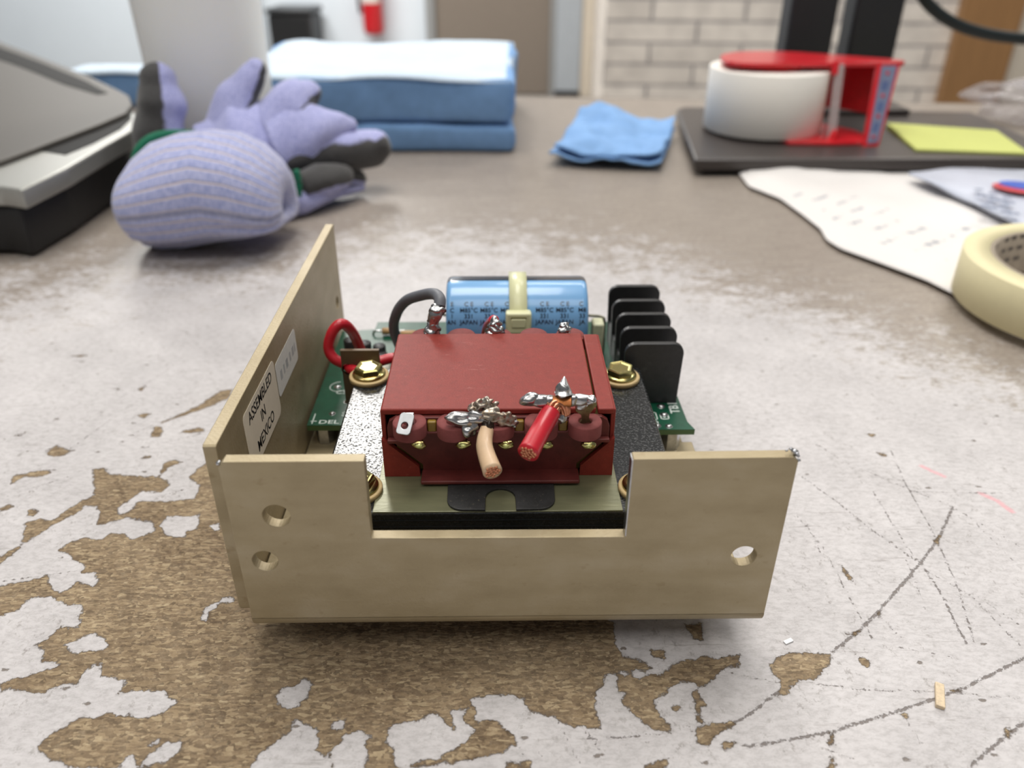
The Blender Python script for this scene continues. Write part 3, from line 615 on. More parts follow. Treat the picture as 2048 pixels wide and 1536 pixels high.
g = MB().plate(rounded(44.9, 64.5, 26.8, 35.4, 1.2), [], .06, STK2, Tr(-52.37, 0, 0) @ YZ)
for k, (yy, w_) in enumerate(((48, 1.6), (51, 1.1), (53.4, 1.8), (57, 1.2), (59.6, 1.7), (62, .9))): g.box(-52.31, -52.29, yy, yy+w_, 29.8, 32.2, FINK)
build('faded_sticker', g, SP, label='white sticker with faded print')
g = MB()
for x, y in ((-44, 14), (40, 14), (-44, 110), (38, 110)): g.cyl((x, y, -2.9), (x, y, 0), 3.2, GOLD, n=20, bev=.3); g.sep()
for q in g.split(): build('foot_screw', q, PS)
build('lower_winding_cover', MB().box(-25.4, 21.6, 21.9, 55.6, -8.98, 2.2, REDP, .5), PS, label='underside of the red winding cover the unit rests on')

# printed circuit board
pcb = [(-51.6, 60.4), (-39.6, 60.4), (-39.6, 68.2), (35.6, 68.2), (35.6, 57.4), (48.4, 57.4), (47.2, 61), (46.6, 109), (44, 120.6), (20, 121.4), (-41.2, 121.4), (-41.4, 116), (-51.6, 115)]
g = MB().plate(pcb, [], 1.5, PCBE, Tr(0, 0, 7.6))
g.plate([(x*1.0, y) for x, y in pcb], [], .12, PCB, Tr(0, 0, 9.1))
for x, y, r_ in ((*uz(1322, 812, 9.3), 1.15), (*uz(1328, 829, 9.3), 1.1), (*uz(1314, 851, 9.3), 1.1), (*uz(1338, 852, 9.3), 1.0), (-43, 72, 1.0), (-47, 80, 1.1), (-46, 66, .9)): g.cyl((x, y, 9.2), (x, y, 9.3), r_, SOLD, n=16); g.lump((x, y, 9.3), (r_*.8, r_*.8, .45), SOLD, x, .1, 1, 2)
Z = 9.24
g.text('TB1', 3.5, SILK, Tr(*uz(1348, 815, 9.24), Z) @ Matrix.Rotation(math.pi/2, 4, 'Z'), .02, off=.07)
g.text('DEL', 2.4, SILK, Tr(-48.9, 61.9, Z), .02, sx=1.3, off=.02, align='LEFT')
g.text('02', 2.6, SILK, Tr(-42.4, 65.8, Z) @ Matrix.Rotation(math.pi/2, 4, 'Z'), .02, off=.02)
g.text('C5', 2.6, SILK, Tr(-45.4, 77, Z), .02, off=.02)
def frame_line(pts, w_=.28):
    for a, b_ in zip(pts[:-1], pts[1:]):
        g.box(min(a[0], b_[0])-w_/2, max(a[0], b_[0])+w_/2, min(a[1], b_[1])-w_/2, max(a[1], b_[1])+w_/2, Z-.02, Z+.02, SILK)
frame_line([(36.4, 69), (38.6, 69), (38.6, 66.4), (36.4, 66.4)]); frame_line([(36.6, 65.6), (39.6, 65.6), (39.6, 62.2), (38, 62.2)])
fx0, fy0 = uz(1323, 838, 9.24); frame_line([(fx0, fy0), (fx0+2.0, fy0), (fx0+2.0, fy0+2.3), (fx0, fy0+2.3), (fx0, fy0)], .34); g.box(fx0+.7, fx0+1.3, fy0+.7, fy0+1.6, Z-.02, Z+.02, SILK)
frame_line([(38.3, 61.4), (39.4, 61.4), (39.4, 60.4)]); 
arc = [(-46.5+2.6*math.cos(a), 80+2.6*math.sin(a), Z) for a in np.linspace(1.6, 5.6, 14)]; g.tube(arc, .14, SILK, n=6, sub=1)
g.box(-50.6, -50.3, 61.2, 66, Z-.02, Z+.02, SILK); g.box(-51, -49.4, 62.2, 62.5, Z-.02, Z+.02, SILK)
BD = build('circuit_board', g, PS, label='green printed circuit board')
g = MB()
for x, y in ((-48, 64), (-48, 112), (43, 60), (43, 114), (0, 117)): g.cyl((x, y, 2.3), (x, y, 7.6), 2.4, ALU, n=6, smooth=False); g.sep()
for q in g.split(): build('standoff', q, PS)
g = MB()
def axial(g, a, b_, r_, mt, lead=2.2):
    a = Vector(a); b_ = Vector(b_); d = (b_-a).normalized(); g.cyl(a, b_, r_, mt, n=20, bev=.35)
    for p, s_ in ((a, -1), (b_, 1)): g.tube([p-d*s_*.5, p+d*s_*lead, p+d*s_*(lead+.6)+Vector((0, 0, -r_)), Vector((p+d*s_*(lead+.6)).to_tuple()[:2]+(9.2,))], .35, SOLD, n=8)
axial(g, (-26.5, 104, 11.4), (-20.5, 104, 11.4), 2.0, BLKPL); build('diode', g, BD)
for (x, y, l_, r_) in ((-41, 84, 6, 1.7), (-36.5, 90, 6, 1.7)):
    g = MB(); axial(g, (x, y, 11.2), (x, y+l_, 11.2), r_, BLKPL); build('diode', g, BD)
WHC = mat('white_ceramic', (214, 210, 196), .5)
g = MB(); g.box(-35.5, -31.5, 80, 86, 9.3, 13.8, WHC, .8); g.cyl((-33.5, 79, 14.3), (-33.5, 86, 14.3), 1.6, WHC, bev=.4); build('white_resistor', g, BD)
g = MB(); g.box(25.2, 28.6, 93.5, 98.5, 9.3, 21.6, mat('cream_film_capacitor', (208, 208, 176), .35), .6); g.box(26.5, 26.8, 93.4, 93.5, 12, 19, WHC); build('film_capacitor', g, BD)
g = MB()
for k in range(3): g.cyl((-45.5+4.2*k, 96, 9.3), (-45.5+4.2*k, 96, 16-k), 1.9, BLKPL, bev=.3)
build('small_capacitor', g, BD)
for x, y in ((-30, 110), (-36, 112), (30.3, 84)):
    g = MB(); axial(g, (x-2.5, y, 10.6), (x+2.5, y, 10.6), 1.1, mat('resistor_tan', (176, 140, 96), .5)); build('resistor', g, BD)

# sheet bracket that holds the red wire
m_brk = mat('brown_bracket', (96, 78, 58), .45, .3)
g = MB().plate([(-42.5, 12), (-32.6, 12), (-32.6, 27), (-42.5, 27)], [(-41.0, 21.5, 1.7), (-35.3, 21.9, 1.7)], 1.1, m_brk, Tr(0, 68, 0) @ XZ, bev=.1)
g.box(-42.5, -32.6, 68, 74, 10.9, 12.1, m_brk); g.box(-41, -34, 69, 73, 9.2, 11, BLKPL)
build('wire_bracket', g, PS, label='small upright brown metal bracket')

# transformer
g = MB().box(-38.3, 34.7, 9.1, 67.5, 2.35, 22, BLACKP, .5)
for k in range(11): g.box(-38.0, 34.4, 9.0, 9.2, 4+k*1.6, 4.25+k*1.6, mat('lamination_line', (50, 52, 54), .35, .5))
TX = build('transformer', g, PS, label='black laminated core with a red plastic winding cover')
build('varnished_face', MB().box(-26.7, 22.5, 9.2, 30, 21.9, 22.25, GREEN, .1), TX, label='olive varnished strip of the core top')
sl = [(-12.4, 21), (-12.2, 12.6)]+[(-9.0+3.2*math.cos(a), 12.4+3.2*math.sin(a)) for a in np.linspace(3.3, 4.7, 6)]+[(-4.6, 9.15), (-4.6, 12.8)]
sl += [(-1.6+3*math.cos(a), 12.9+3*math.sin(a)) for a in np.linspace(3.14, 0, 12)]+[(1.5, 9.15)]+[(6.0+3.3*math.cos(a), 12.5+3.3*math.sin(a)) for a in np.linspace(-1.4, -.1, 6)]+[(9.4, 21)]
build('slotted_foot', MB().plate(sl, [], .55, scuff(mat('dusty_black_steel', (40, 40, 40), .5, var=.3, scale=900, bump=.04), (150, 140, 112), 1800, .62, .68, .8), Tr(0, 0, 22.22), bev=.1), TX, label='black foot tab with a round ended slot')
# cover
g = MB().box(-25.5, 17.7, 21.9, 55.6, 36.6, 38, REDP, .35)
g.box(-25.6, -24.7, 22, 55.6, 22.3, 37.6, REDP, .2)
g.box(-25.5, 21.2, 54.6, 55.6, 22.3, 36.8, REDP, .2)
g.plate([(-25.6, 22.3), (-25.6, 31.6), (-25.1, 31.2), (-18.4, 24.7), (-18.2, 22.3)][::-1], [], 1.2, REDP, Tr(0, 20.7, 0) @ XZ)
g.plate([(14.9, 22.3), (15.0, 24.7), (21.2, 31.2), (21.7, 31.6), (21.7, 22.3)][::-1], [], 1.2, REDP, Tr(0, 20.7, 0) @ XZ)
build('winding_cover', g, TX, label='glossy brick red plastic cover')
g = MB().box(18.1, 21.5, 21.9, 55.3, 36.5, 37.85, REDP, .3); g.box(20.8, 21.75, 22, 55.3, 22.3, 37.7, REDP, .2)
build('cover_flap', g, TX, label='narrow folded red flap beside the cover')
g = MB().plate([(-24.3, 31.6), (-24.3, 34.3), (-23.8, 35.8), (-22.5, 36.6), (18.8, 36.6), (20.0, 35.8), (20.5, 34.3), (20.5, 31.6), (14.2, 25.1), (14.2, 22.8), (-17.6, 22.8), (-17.6, 25.1)][::-1], [], 1.2, REDD, Tr(0, 20.9, 0) @ XZ, bev=.15)
g.box(-17.8, 14.6, 16.9, 21.5, 22.85, 23.75, REDD, .3); g.box(-24.3, -20, 19.6, 21, 31.2, 32, REDD, .2); g.box(16, 20.5, 19.6, 21, 31.2, 32, REDD, .2)
g.box(-22, 18.2, 19.6, 21.2, 33.4, 34.0, REDD, .2)
BB = build('bobbin', g, TX, label='dull red bobbin end with round terminal bosses')
build('winding', MB().box(-23, 19.5, 22.6, 54, 22.4, 34.6, mat('winding_tape_yellow', (150, 128, 62), .5, var=.3, scale=300), .6), TX, label='yellow tape wrapped winding')
for xa in (-15.2, 2.3, 11.0): build('epoxy_bead', MB().box(xa-.9, xa+.9, 19.9, 21.3, 33.6, 36.2, mat('amber_epoxy', (140, 112, 44), .3), .3), TX)
for k in range(5): build('rear_terminal_boss', MB().cyl((-19.5+8.7*k, 58.4, 24), (-19.5+8.7*k, 58.4, 36.4), 3.4, BOSS, bev=.3), TX)
BX = [-19.5, -10.8, -2.1, 6.6, 15.3]
for x in BX:
    g = MB().lathe([(3.35, 33.9), (3.35, 36.6), (3.2, 36.85), (1.5, 36.85), (1.35, 36.6), (1.35, 34.2), (0, 34.2)], BOSS, Tr(x, 19.3, 0), 32)
    build('terminal_boss', g, TX)
for k, x in enumerate((-17.9, -9.0, -.4, 7.6, 16.3)):
    q = u((838, 927, 1012, 1091, 1177)[k], 889, 16.4); g = MB().lump(q, (1.5, .9, .85), GOLD, k, .15, 1.2, 3); g.cyl(q, (q[0], 21, q[2]), .7, GOLD, n=10); g.lump((q[0], q[1]-.3, q[2]+.1), (.8, .75, .5), mat('flux_yellow', (196, 200, 120), .12, .2, coat=1), k+3, .1, 1, 2)
    build('pin_stub', g, TX, label='shiny soldered winding pin')
LUG = mat('tinned_lug', (176, 178, 180), .35, .9, var=.12, scale=500)
g = MB().plate(rounded(-1.45, 1.45, -2.2, 2.2, .7), [(0, -.4, .72)], .45, LUG, Tr(-19.9, 16.6, 37.9) @ Matrix.Rotation(math.radians(-16), 4, 'Z') @ Matrix.Rotation(math.radians(40), 4, 'X'), bev=.08)
g.box(-20.0, -18.4, 18.2, 18.7, 34, 39.3, LUG, .1)
build('solder_lug', g, TX, label='bare tinned lug with an eyelet')
ML = mat('oxidised_lug', (148, 142, 108), .35, .85, var=.35, scale=600)
g = MB().plate([(-1.3, 0), (-.7, 1.0), (-.8, 2.0), (-2.0, 3.1), (-2.1, 5.0), (2.0, 5.4), (2.3, 3.9), (.9, 2.1), (.8, 1.0), (1.4, 0)][::-1], [], .5, ML, Tr(15.3, 19.4, 36.0) @ Matrix.Rotation(math.radians(14), 4, 'Z') @ XZ, bev=.08)
build('solder_lug', g, TX, label='twisted brown oxidised lug')
# heavy solder bridges
g = MB()
for i, (x, y, z, rx, ry, rz, a, mt) in enumerate([(-9.2, 17.6, 38.4, 2.5, 1.3, 1.2, .3, SOLD), (-7.6, 17.2, 36.5, 1.5, 1.1, 1.5, .35, SOLD), (-6.2, 17.8, 38.8, 2.4, 1.1, 1.0, .3, SOLD), (-3.6, 18, 38.9, 2.2, 1.1, 1.1, .35, BURN), (-.6, 17.9, 38.1, 1.7, 1.1, 1.4, .4, BURN), (.8, 18, 37.2, 1.1, .9, .8, .3, SOLD),
        (-5.4, 19.3, 40.4, 1.2, 1, 1.1, .5, BURN), (-4.2, 19.6, 40.8, 1.0, .9, 1.0, .5, BURN), (-6.8, 19.2, 40.0, 1.0, .8, .7, .4, BURN), (-3.0, 19.4, 40.0, 1.0, .8, .8, .5, BURN), (-3.9, 16.9, 37.3, 1.0, .9, 1.2, .4, mat('charred_flux', (46, 38, 32), .25, .2, var=.4, scale=900))]):
    g.lump((x, y, z), (rx*1.12, ry*1.1, rz*1.18), mt, i, a*.85, 1.25, 4)
build('solder_bridge', g, TX, label='lumpy burnt solder joining two lugs')
g = MB()
for i, (x, y, z, rx, ry, rz, a) in enumerate([(4.2, 17.9, 42.5, 1.7, 1.1, 1.05, .25), (6.2, 18, 42.2, 2.0, 1.2, 1.0, .25), (8, 18.1, 42.0, 1.5, 1.1, 1.1, .2), (10.6, 18.6, 43.8, 1.3, 1.0, 1.5, .3), (14.2, 18.3, 42.2, 2.2, .9, .95, .2), (16.0, 18.2, 42.3, 1.0, .9, .8, .4), (12.6, 18.3, 42.1, 1.2, 1, 1, .2), (14.2, 18.4, 40.9, 1.2, .8, .8, .3)]):
    g.lump((x, y, z), (rx*1.12, ry*1.1, rz*1.3), SOLD, i+20, a*.6, 1.0, 4)
g.cyl((10.7, 18.7, 43.6), (10.8, 19.1, 47.0), 1.75, SOLD, .12, n=14)
g.cyl((8.6, 17.9, 42), (12.1, 18, 42.1), 1.2, mat('copper_bar', (132, 80, 42), .4, .8, var=.25, scale=400), n=16)
build('solder_bridge', g, TX, label='silver solder bar with a peaked blob')
# back row solder and lugs
for i, (pts, rr) in enumerate((([u(865, 668, 57.5), u(866, 645, 57.5), u(871, 628, 57.5), u(878, 616, 58)], [1.9, 1.3, 1.7, 1.0]), ([u(990, 668, 57.5), u(989, 655, 57.5), u(991, 643, 57.5)], [2.0, 1.5, .6]), ([u(1129, 668, 57.5), u(1129, 655, 57.5)], [1.6, 1.3]))):
    g = MB()
    g.tube(pts, rr, SOLD, n=14, sub=4); k0 = len(g.v)
    P_ = spline([Vector(q) for q in pts], 2)
    for j, q in enumerate(P_): g.lump(q, rr[min(j//2, len(rr)-1)]*.95, SOLD, i*5+j, .35, 1.6, 3)
    build('rear_solder_joint', g, TX)

# wires
def wire(name, pts, r_, mt, parent, lab, n=18, ends=()):
    g = MB(); g.tube(pts, r_, mt, n=n, sub=8); o = build(name, g, parent, label=lab); return o
def strands(g, p, d, r_, count=19):
    d = Vector(d).normalized(); a = d.cross(Vector((0, 0, 1))).normalized(); b_ = a.cross(d)
    for k in range(count):
        rr = r_*math.sqrt((k+.5)/count)*.92; an = k*2.4; c = Vector(p)+a*math.cos(an)*rr+b_*math.sin(an)*rr
        g.cyl(c-d*.6, c+d*(.12+.1*random.random()), r_*.2, COPPER, n=8, bev=.03)
WR = mat('red_insulation', (190, 26, 42), .35, var=.1, scale=300, coat=.3); WG = mat('grey_insulation', (104, 106, 112), .5, var=.08, scale=300); WB = mat('beige_insulation', (206, 176, 142), .45, var=.08, scale=300, coat=.2)
wg = wire('grey_wire', [(-27.0, 88, 9), u(790, 668, 84), u(792, 630, 80), u(812, 602, 76), u(845, 590, 70), u(868, 588, 64), u(879, 597, 60), u(879, 614, 58.2)], 1.4, WG, PS, 'grey insulated wire arching to the rear terminal')
wr = wire('red_wire', [(-38.5, 84, 10.5), u(714, 682, 80), u(697, 655, 76), u(681, 648, 74), u(665, 664, 73), u(657, 695, 72), u(668, 717, 71), (-41.8, 70.6, 21.4), (-40.4, 68.4, 21.5), (-38.6, 66.9, 21.7), (-36.8, 66.9, 21.8), (-35.2, 68.6, 21.9), (-33, 71, 22.2), (-28.5, 72, 22.6), (-24, 72.5, 20)], 1.4, WR, PS, 'red wire looped through the bracket')
wire('red_wire', [(-8, 76, 12), u(972, 668, 70), u(980, 648, 64), u(988, 640, 60)], 1.25, WR, PS, 'red wire behind the transformer')
p0, p1, p2 = (-4.1, 17.0, 36.6), u(969, 893, 12.5), u(985, 943, 6)
g = MB().tube([p0, p1, p2], [1.35, 1.6, 1.85], WB, n=22, sub=8); wb = build('cut_beige_wire', g, PS, label='beige wire cut off short at the front')
g = MB(); d_ = Vector(p2)-Vector(p1); strands(g, Vector(p2)+d_.normalized()*.02, d_, 1.5); build('copper_strands', g, wb)
g = MB().tube([(-4.0, 18, 38.2), (-4.0, 17.2, 37.2), (-4.2, 16.2, 36)], [.9, 1.3, 1.35], mat('charred_flux', (46, 38, 32), .25), n=16); build('charred_end', g, wb)
p0, p1, p2 = (8.3, 16.8, 40.4), u(1080, 862, 12.5), u(1056, 906, 7)
g = MB().tube([p0, p1, p2], [1.9, 1.95, 2.05], WR, n=22, sub=8)
wr2 = build('cut_red_wire', g, PS, label='thick red wire cut off short at the front')
g = MB(); d_ = Vector(p2)-Vector(p1); strands(g, Vector(p2)+d_.normalized()*.02, d_, 1.6); build('copper_strands', g, wr2)
g = MB()
path = [Vector(q) for q in ((7.9, 16.0, 39.6), (8.8, 17.4, 41.3), (9.9, 17.9, 41.5), (10.8, 17.8, 40.7), (11.2, 17.6, 39.3))]
for k in range(9):
    an = 2*math.pi*k/9; pp = []
    for i_, q in enumerate(path):
        t_ = (path[min(i_+1, 4)]-path[max(i_-1, 0)]).normalized(); a_ = t_.cross(Vector((0, -.8, .6))).normalized(); b_ = a_.cross(t_); rr = (1.15, 1.2, 1.05, .85, .6)[i_]
        pp.append(q+a_*math.cos(an)*rr+b_*math.sin(an)*rr)
    g.tube(pp, .42, COPPER, n=8)
g.tube(path, [1.1, 1.15, 1.0, .8, .5], mat('copper_filler', (150, 84, 40), .4, .8), n=12)  # darker copper filler closes the hollow of the strand bundle
build('bent_strands', g, wr2, label='bundle of bare copper strands')
g = MB().lump(u(1124, 834, 17.4), (1.0, 1.0, 1.3), SOLD, 3, .2); build('strand_solder', g, wr2)

# bolts with washers
def bolt(x, y, z, r_w, nm='bolt', head=True):
    g = MB()
    g.lathe([(0, 1.1), (4.1, 1.1), (4.2, 1.35), (4.0, 1.75), (3.1, 1.95)], GOLD, Tr(x, y, z), 32)
    g.lathe([(3.5, 1.7), (3.5, 3.3), (3.15, 3.6), (2.7, 3.5), (2.2, 3.3), (0, 3.3)], GOLD, Tr(x, y, z) @ Matrix.Rotation(.3, 4, 'Z'), 6, smooth=False)
    b_ = build('hex_bolt', g, PS)
    g = MB().lathe([(1.5, 0), (r_w, 0), (r_w, .9), (r_w-.2, 1.1), (1.5, 1.1), (1.5, 0)], mat('fibre_washer', (190, 166, 120), .6, .2), Tr(x, y, z), 36); build('washer', g, b_)
for x, y, rw in ((-34.6, 62.5, 5), (28.6, 61.3, 5), (-30.4, 16.2, 4.9), (27.3, 16.0, 4.9)): bolt(x, y, 22.02, rw)

# electrolytic capacitor lying across the board
YC, RC = 101.0, 11.6; ZC = 9.4+RC; X0, X1 = -16.9, 23.6
BLUE = mat('blue_sleeve', (122, 174, 222), .25, var=.04, scale=60, coat=.4); CBK = mat('black_sleeve_stripe', (24, 30, 44), .2, coat=.6)
prof = [(0, 0), (RC-2.2, 0), (RC-1.0, .15), (RC-.25, .7), (RC, 1.6), (RC, 4.6), (RC-.35, 5.2), (RC-.35, 5.9), (RC, 6.5), (RC, X1-X0-1.6), (RC-.25, X1-X0-.7), (RC-1, X1-X0-.15), (RC-2.2, X1-X0), (0, X1-X0)]
prof = [(r_, z) for r_, z in prof if not 4 < z < 6.2]
n_ = 72; g = MB(); vs = []
for r_, z in prof:
    for k in range(n_):
        a = 2*math.pi*k/n_; vs.append((X0+z, YC-r_*math.cos(a), ZC+r_*math.sin(a)))
fb, fk = [], []
for i in range(len(prof)-1):
    for k in range(n_):
        f = (i*n_+k, i*n_+(k+1) % n_, (i+1)*n_+(k+1) % n_, (i+1)*n_+k); (fk if 17 <= k < 30 or i in (0, len(prof)-2) else fb).append(f)
g.raw(vs, fb, BLUE); k0 = len(g.v); g.raw(vs, fk, CBK)
def wrap(xc, phi, size, s_):
    def fn(v):
        ph = phi+v.y/RC; r_ = RC+.05+v.z; return (xc+v.x, YC-r_*math.cos(ph), ZC+r_*math.sin(ph))
    g.text(s_, size, CBK, Matrix.Identity(4), .03, fn=fn, off=.02)
for xc in (-15.0, -10.3, -4.6, 1.1, 11.0, 16.7, 21.6):
    for s_, ph in (('C E', .72), ('M85°C', .57), ('331', .425), ('JAPAN', .28)):
        if xc < -14.9 and s_ != 'JAPAN': wrap(xc, ph, 1.75, s_[-1]); continue
        if xc < -14.9: wrap(xc-.2, ph, 1.75, 'AN'); continue
        if xc > 21: wrap(xc, ph, 1.75, s_[:2]); continue
        wrap(xc, ph, 1.75, s_)
CP = build('capacitor', g, PS, label='light blue electrolytic capacitor lying across the board')
TIE = mat('nylon_natural', (220, 220, 176), .35, var=.03, scale=200, coat=.2)
g = MB(); rb = RC+.25; vs = []; fs = []
xt = 3.6
for k in range(64):
    a = 2*math.pi*k/64
    for dx, dr in ((-2.5, 0), (-2.5, 1.0), (2.5, 1.0), (2.5, 0)): vs.append((xt+dx, YC-(rb+dr)*math.cos(a), ZC+(rb+dr)*math.sin(a)))
for k in range(64):
    o = k*4; o2 = ((k+1) % 64)*4
    for j in range(4): fs.append((o+j, o+(j+1) % 4, o2+(j+1) % 4, o2+j))
g.raw(vs, fs, TIE, True)
build('cable_tie', g, CP, label='cream nylon cable tie round the capacitor')
hc = u(1037, 645, 88.4); M_ = Tr(*hc) @ Matrix.Rotation(math.radians(-6), 4, 'X')
g = MB().box(-3.6, 3.6, -1.6, 2.2, -3.0, 3.2, TIE, .6, M=M_); g.box(-2.0, 2.0, -1.9, -1.3, -1.0, 1.6, TIE, .25, M=M_); g.box(-2.2, 2.2, -1.75, -1.5, 1.7, 2.1, mat('tie_slot', (120, 118, 70), .6), M=M_)
build('tie_head', g, CP)
LW = mat('tinned_lead', (120, 118, 104), .35, .9)
build('lead', MB().tube([(X0+.3, YC, ZC), (X0-2.5, YC, ZC+.6), (X0-4.6, YC, ZC+.6), (X0-5.6, YC, ZC-1), (X0-5.8, YC, 9.3)], .42, LW, n=10), CP)
build('lead', MB().tube([(X1-.3, YC, ZC), (X1+2.5, YC, ZC-.2), (X1+4.8, YC-1, ZC-.1), (X1+5.6, YC-2, ZC-1.4), (X1+5.7, YC-2, 9.3)], .42, LW, n=10), CP)

# terminal block
g = MB().box(31.6, 46, 71, 110, 9.25, 16.5, BLKPL, .4)
TB = build('terminal_block', g, PS, label='black barrier terminal block with five upright fins')
for k in range(5):
    y0 = 70.3+9.1*k; h = 27.2+[0, .1, -.1, -.1, .5][k]
    x0, x1 = 31.1, 46.5
    pl = [(x0+.4, 9.25), (x1-.5, 9.25)]+[(x1-2.9+2.9*math.cos(a), h-2.9+2.9*math.sin(a)) for a in np.linspace(0, math.pi/2, 7)]+[(x0+2.9+2.9*math.cos(a), h-2.9+2.9*math.sin(a)) for a in np.linspace(math.pi/2, math.pi, 7)]
    build('barrier_fin', MB().plate(pl, [], 1.7, BLKPL, Tr(0, y0, 0) @ XZ, bev=.25), TB)
    if k < 4:
        g = MB(); g.box(34, 44, y0+2.6, y0+8.4, 16.5, 17.2, ALU, .15); g.cyl((39, y0+5.5, 17.2), (39, y0+5.5, 19.2), 2.9, GOLD, n=24, bev=.4); g.box(36.4, 41.6, y0+5.2, y0+5.8, 19.15, 19.3, INK)
        build('terminal_screw', g, TB)

# ================================================================== things on the bench behind the unit
def pxy(z, *q): return [tuple(at(a, b, z)[:2]) for a, b in q]
def prism(g, poly, z0, z1, mt, bev=0, seg=3, M=None):
    b = bmesh.new(); vs = [b.verts.new((x, y, z0)) for x, y in poly]; f = b.faces.new(vs)
    if f.normal.z > 0 or True:
        r = bmesh.ops.extrude_face_region(b, geom=[f])
        for v in [e for e in r['geom'] if isinstance(e, bmesh.types.BMVert)]: v.co.z = z1
    bmesh.ops.recalc_face_normals(b, faces=b.faces[:])
    if bev: bmesh.ops.bevel(b, geom=b.edges[:], offset=bev, segments=seg, affect='EDGES', profile=.5)
    return g.bm(b, mt, bool(bev), M, True)
def smooth_poly(P, sub=4):
    P = [Vector((a, b, 0)) for a, b in P]; n = len(P); out = []
    for i in range(n):
        p0, p1, p2, p3 = P[i-1], P[i], P[(i+1) % n], P[(i+2) % n]
        for k in range(sub):
            t = k/sub; v = .5*((2*p1)+(p2-p0)*t+(2*p0-5*p1+4*p2-p3)*t*t+(p3-p0+3*p1-3*p2)*t**3); out.append((v.x, v.y))
    return out
def surf(g, A, B, nu, nv, mt, zf, smooth=True):
    """ruled sheet between two polylines A and B (3D); zf(p, s, t) adds height"""
    def rs(P, n):
        P = [Vector(p) for p in P]; L_ = [0]
        for a, b in zip(P[:-1], P[1:]): L_.append(L_[-1]+(b-a).length)
        o = []
        for k in range(n):
            d = L_[-1]*k/(n-1); i = max(j for j in range(len(P)-1) if L_[j] <= d+1e-9); t = (d-L_[i])/max(L_[i+1]-L_[i], 1e-9); o.append(P[i].lerp(P[i+1], min(t, 1)))
        return o
    a = rs(A, nu); b = rs(B, nu); vs = []; fs = []
    for i in range(nu):
        for j in range(nv):
            p = a[i].lerp(b[i], j/(nv-1)); p.z += zf(p, i/(nu-1), j/(nv-1)); vs.append(p)
    for i in range(nu-1):
        for j in range(nv-1): fs.append((i*nv+j, i*nv+j+1, (i+1)*nv+j+1, (i+1)*nv+j))
    return g.raw(vs, fs, mt, smooth)
def solid(o, t, off=-1):
    m_ = o.modifiers.new('thickness', 'SOLIDIFY'); m_.thickness = t*MM; m_.offset = off; return o

# ---- laptop with a silver tray edge
org = (-300, 330, 0)
t = thing('laptop', 'thick grey laptop with silver front trim lying closed at the left edge', 'laptop', org)
m_case = mat('laptop_grey_case', (84, 80, 75), .5, var=.04, scale=900, spec=.25); m_dark = mat('laptop_dark_base', (20, 20, 21), .5); m_sil = mat('laptop_silver_trim', (160, 160, 155), .35, .4, var=.03, scale=400); m_groove = mat('laptop_dark_groove', (24, 23, 22), .6, spec=.1)
lid = pxy(33, (0, 322), (62, 299), (130, 274), (200, 248), (252, 226), (265, 209), (258, 190), (235, 178), (180, 152), (100, 121), (0, 83))
lid = [(-620, lid[0][1]-4)]+[(lid[0][0]-4, lid[0][1]-4)]+lid+[(-620, lid[-1][1])]
g = MB(); prism(g, lid, 29, 33, m_case, 1.4); build('lid', g, t)
g = MB(); 
gr = [Vector((x, y, 33.1)) for x, y in pxy(33, (-30, 96), (20, 115), (70, 133), (150, 166), (205, 188))]
vs = []; 
for k, q in enumerate(gr):
    dq = (gr[min(k+1, 4)]-gr[max(k-1, 0)]).normalized(); nrm = Vector((-dq.y, dq.x, 0)); w_ = [9, 9, 8, 7, 3][k]
    vs += [q+nrm*w_, q-nrm*w_]
g.raw(vs, [(2*k, 2*k+1, 2*k+3, 2*k+2) for k in range(4)], m_groove, False); o = build('hinge_groove', g, t); solid(o, .5, 0)
tray = pxy(30.5, (0, 373), (42, 379), (135, 335), (205, 294), (262, 262), (276, 244), (270, 226))
tray = [(-620, tray[0][1])]+tray+[(tray[-1][0]-30, 400), (-620, 400)]
g = MB(); prism(g, tray, 22, 30.5, m_sil, 1.2); build('silver_trim', g, t)
sl_ = pxy(30.8, (62, 298), (131, 309), (185, 287), (241, 258), (262, 238), (264, 220), (240, 222), (150, 252))
g = MB(); prism(g, sl_, 30.2, 30.8, m_groove); build('latch_recess', g, t)
g = MB(); base = [(x+ (4 if x > -600 else 0)*0, y) for x, y in tray]; cx_, cy_ = -300, 320
base = [((x-cx_)*.985+cx_-3, (y-cy_)*.97+cy_-1) for x, y in base]; prism(g, base, 1.2, 21.9, m_dark, 2); 
build('dark_base', g, t)
g = MB(); prism(g, [((x-cx_)*.95+cx_-3, (y-cy_)*.93+cy_) for x, y in lid[1:-1]]+[(-600, 560), (-600, 260)][:0], 28.4, 29.2, m_dark); build('lid_gasket', g, t)
for x, y in ((-230, 225), (-230, 350), (-560, 225), (-560, 380)): build('rubber_foot', MB().cyl((x, y, 0), (x, y, 1.4), 6, m_dark), t)

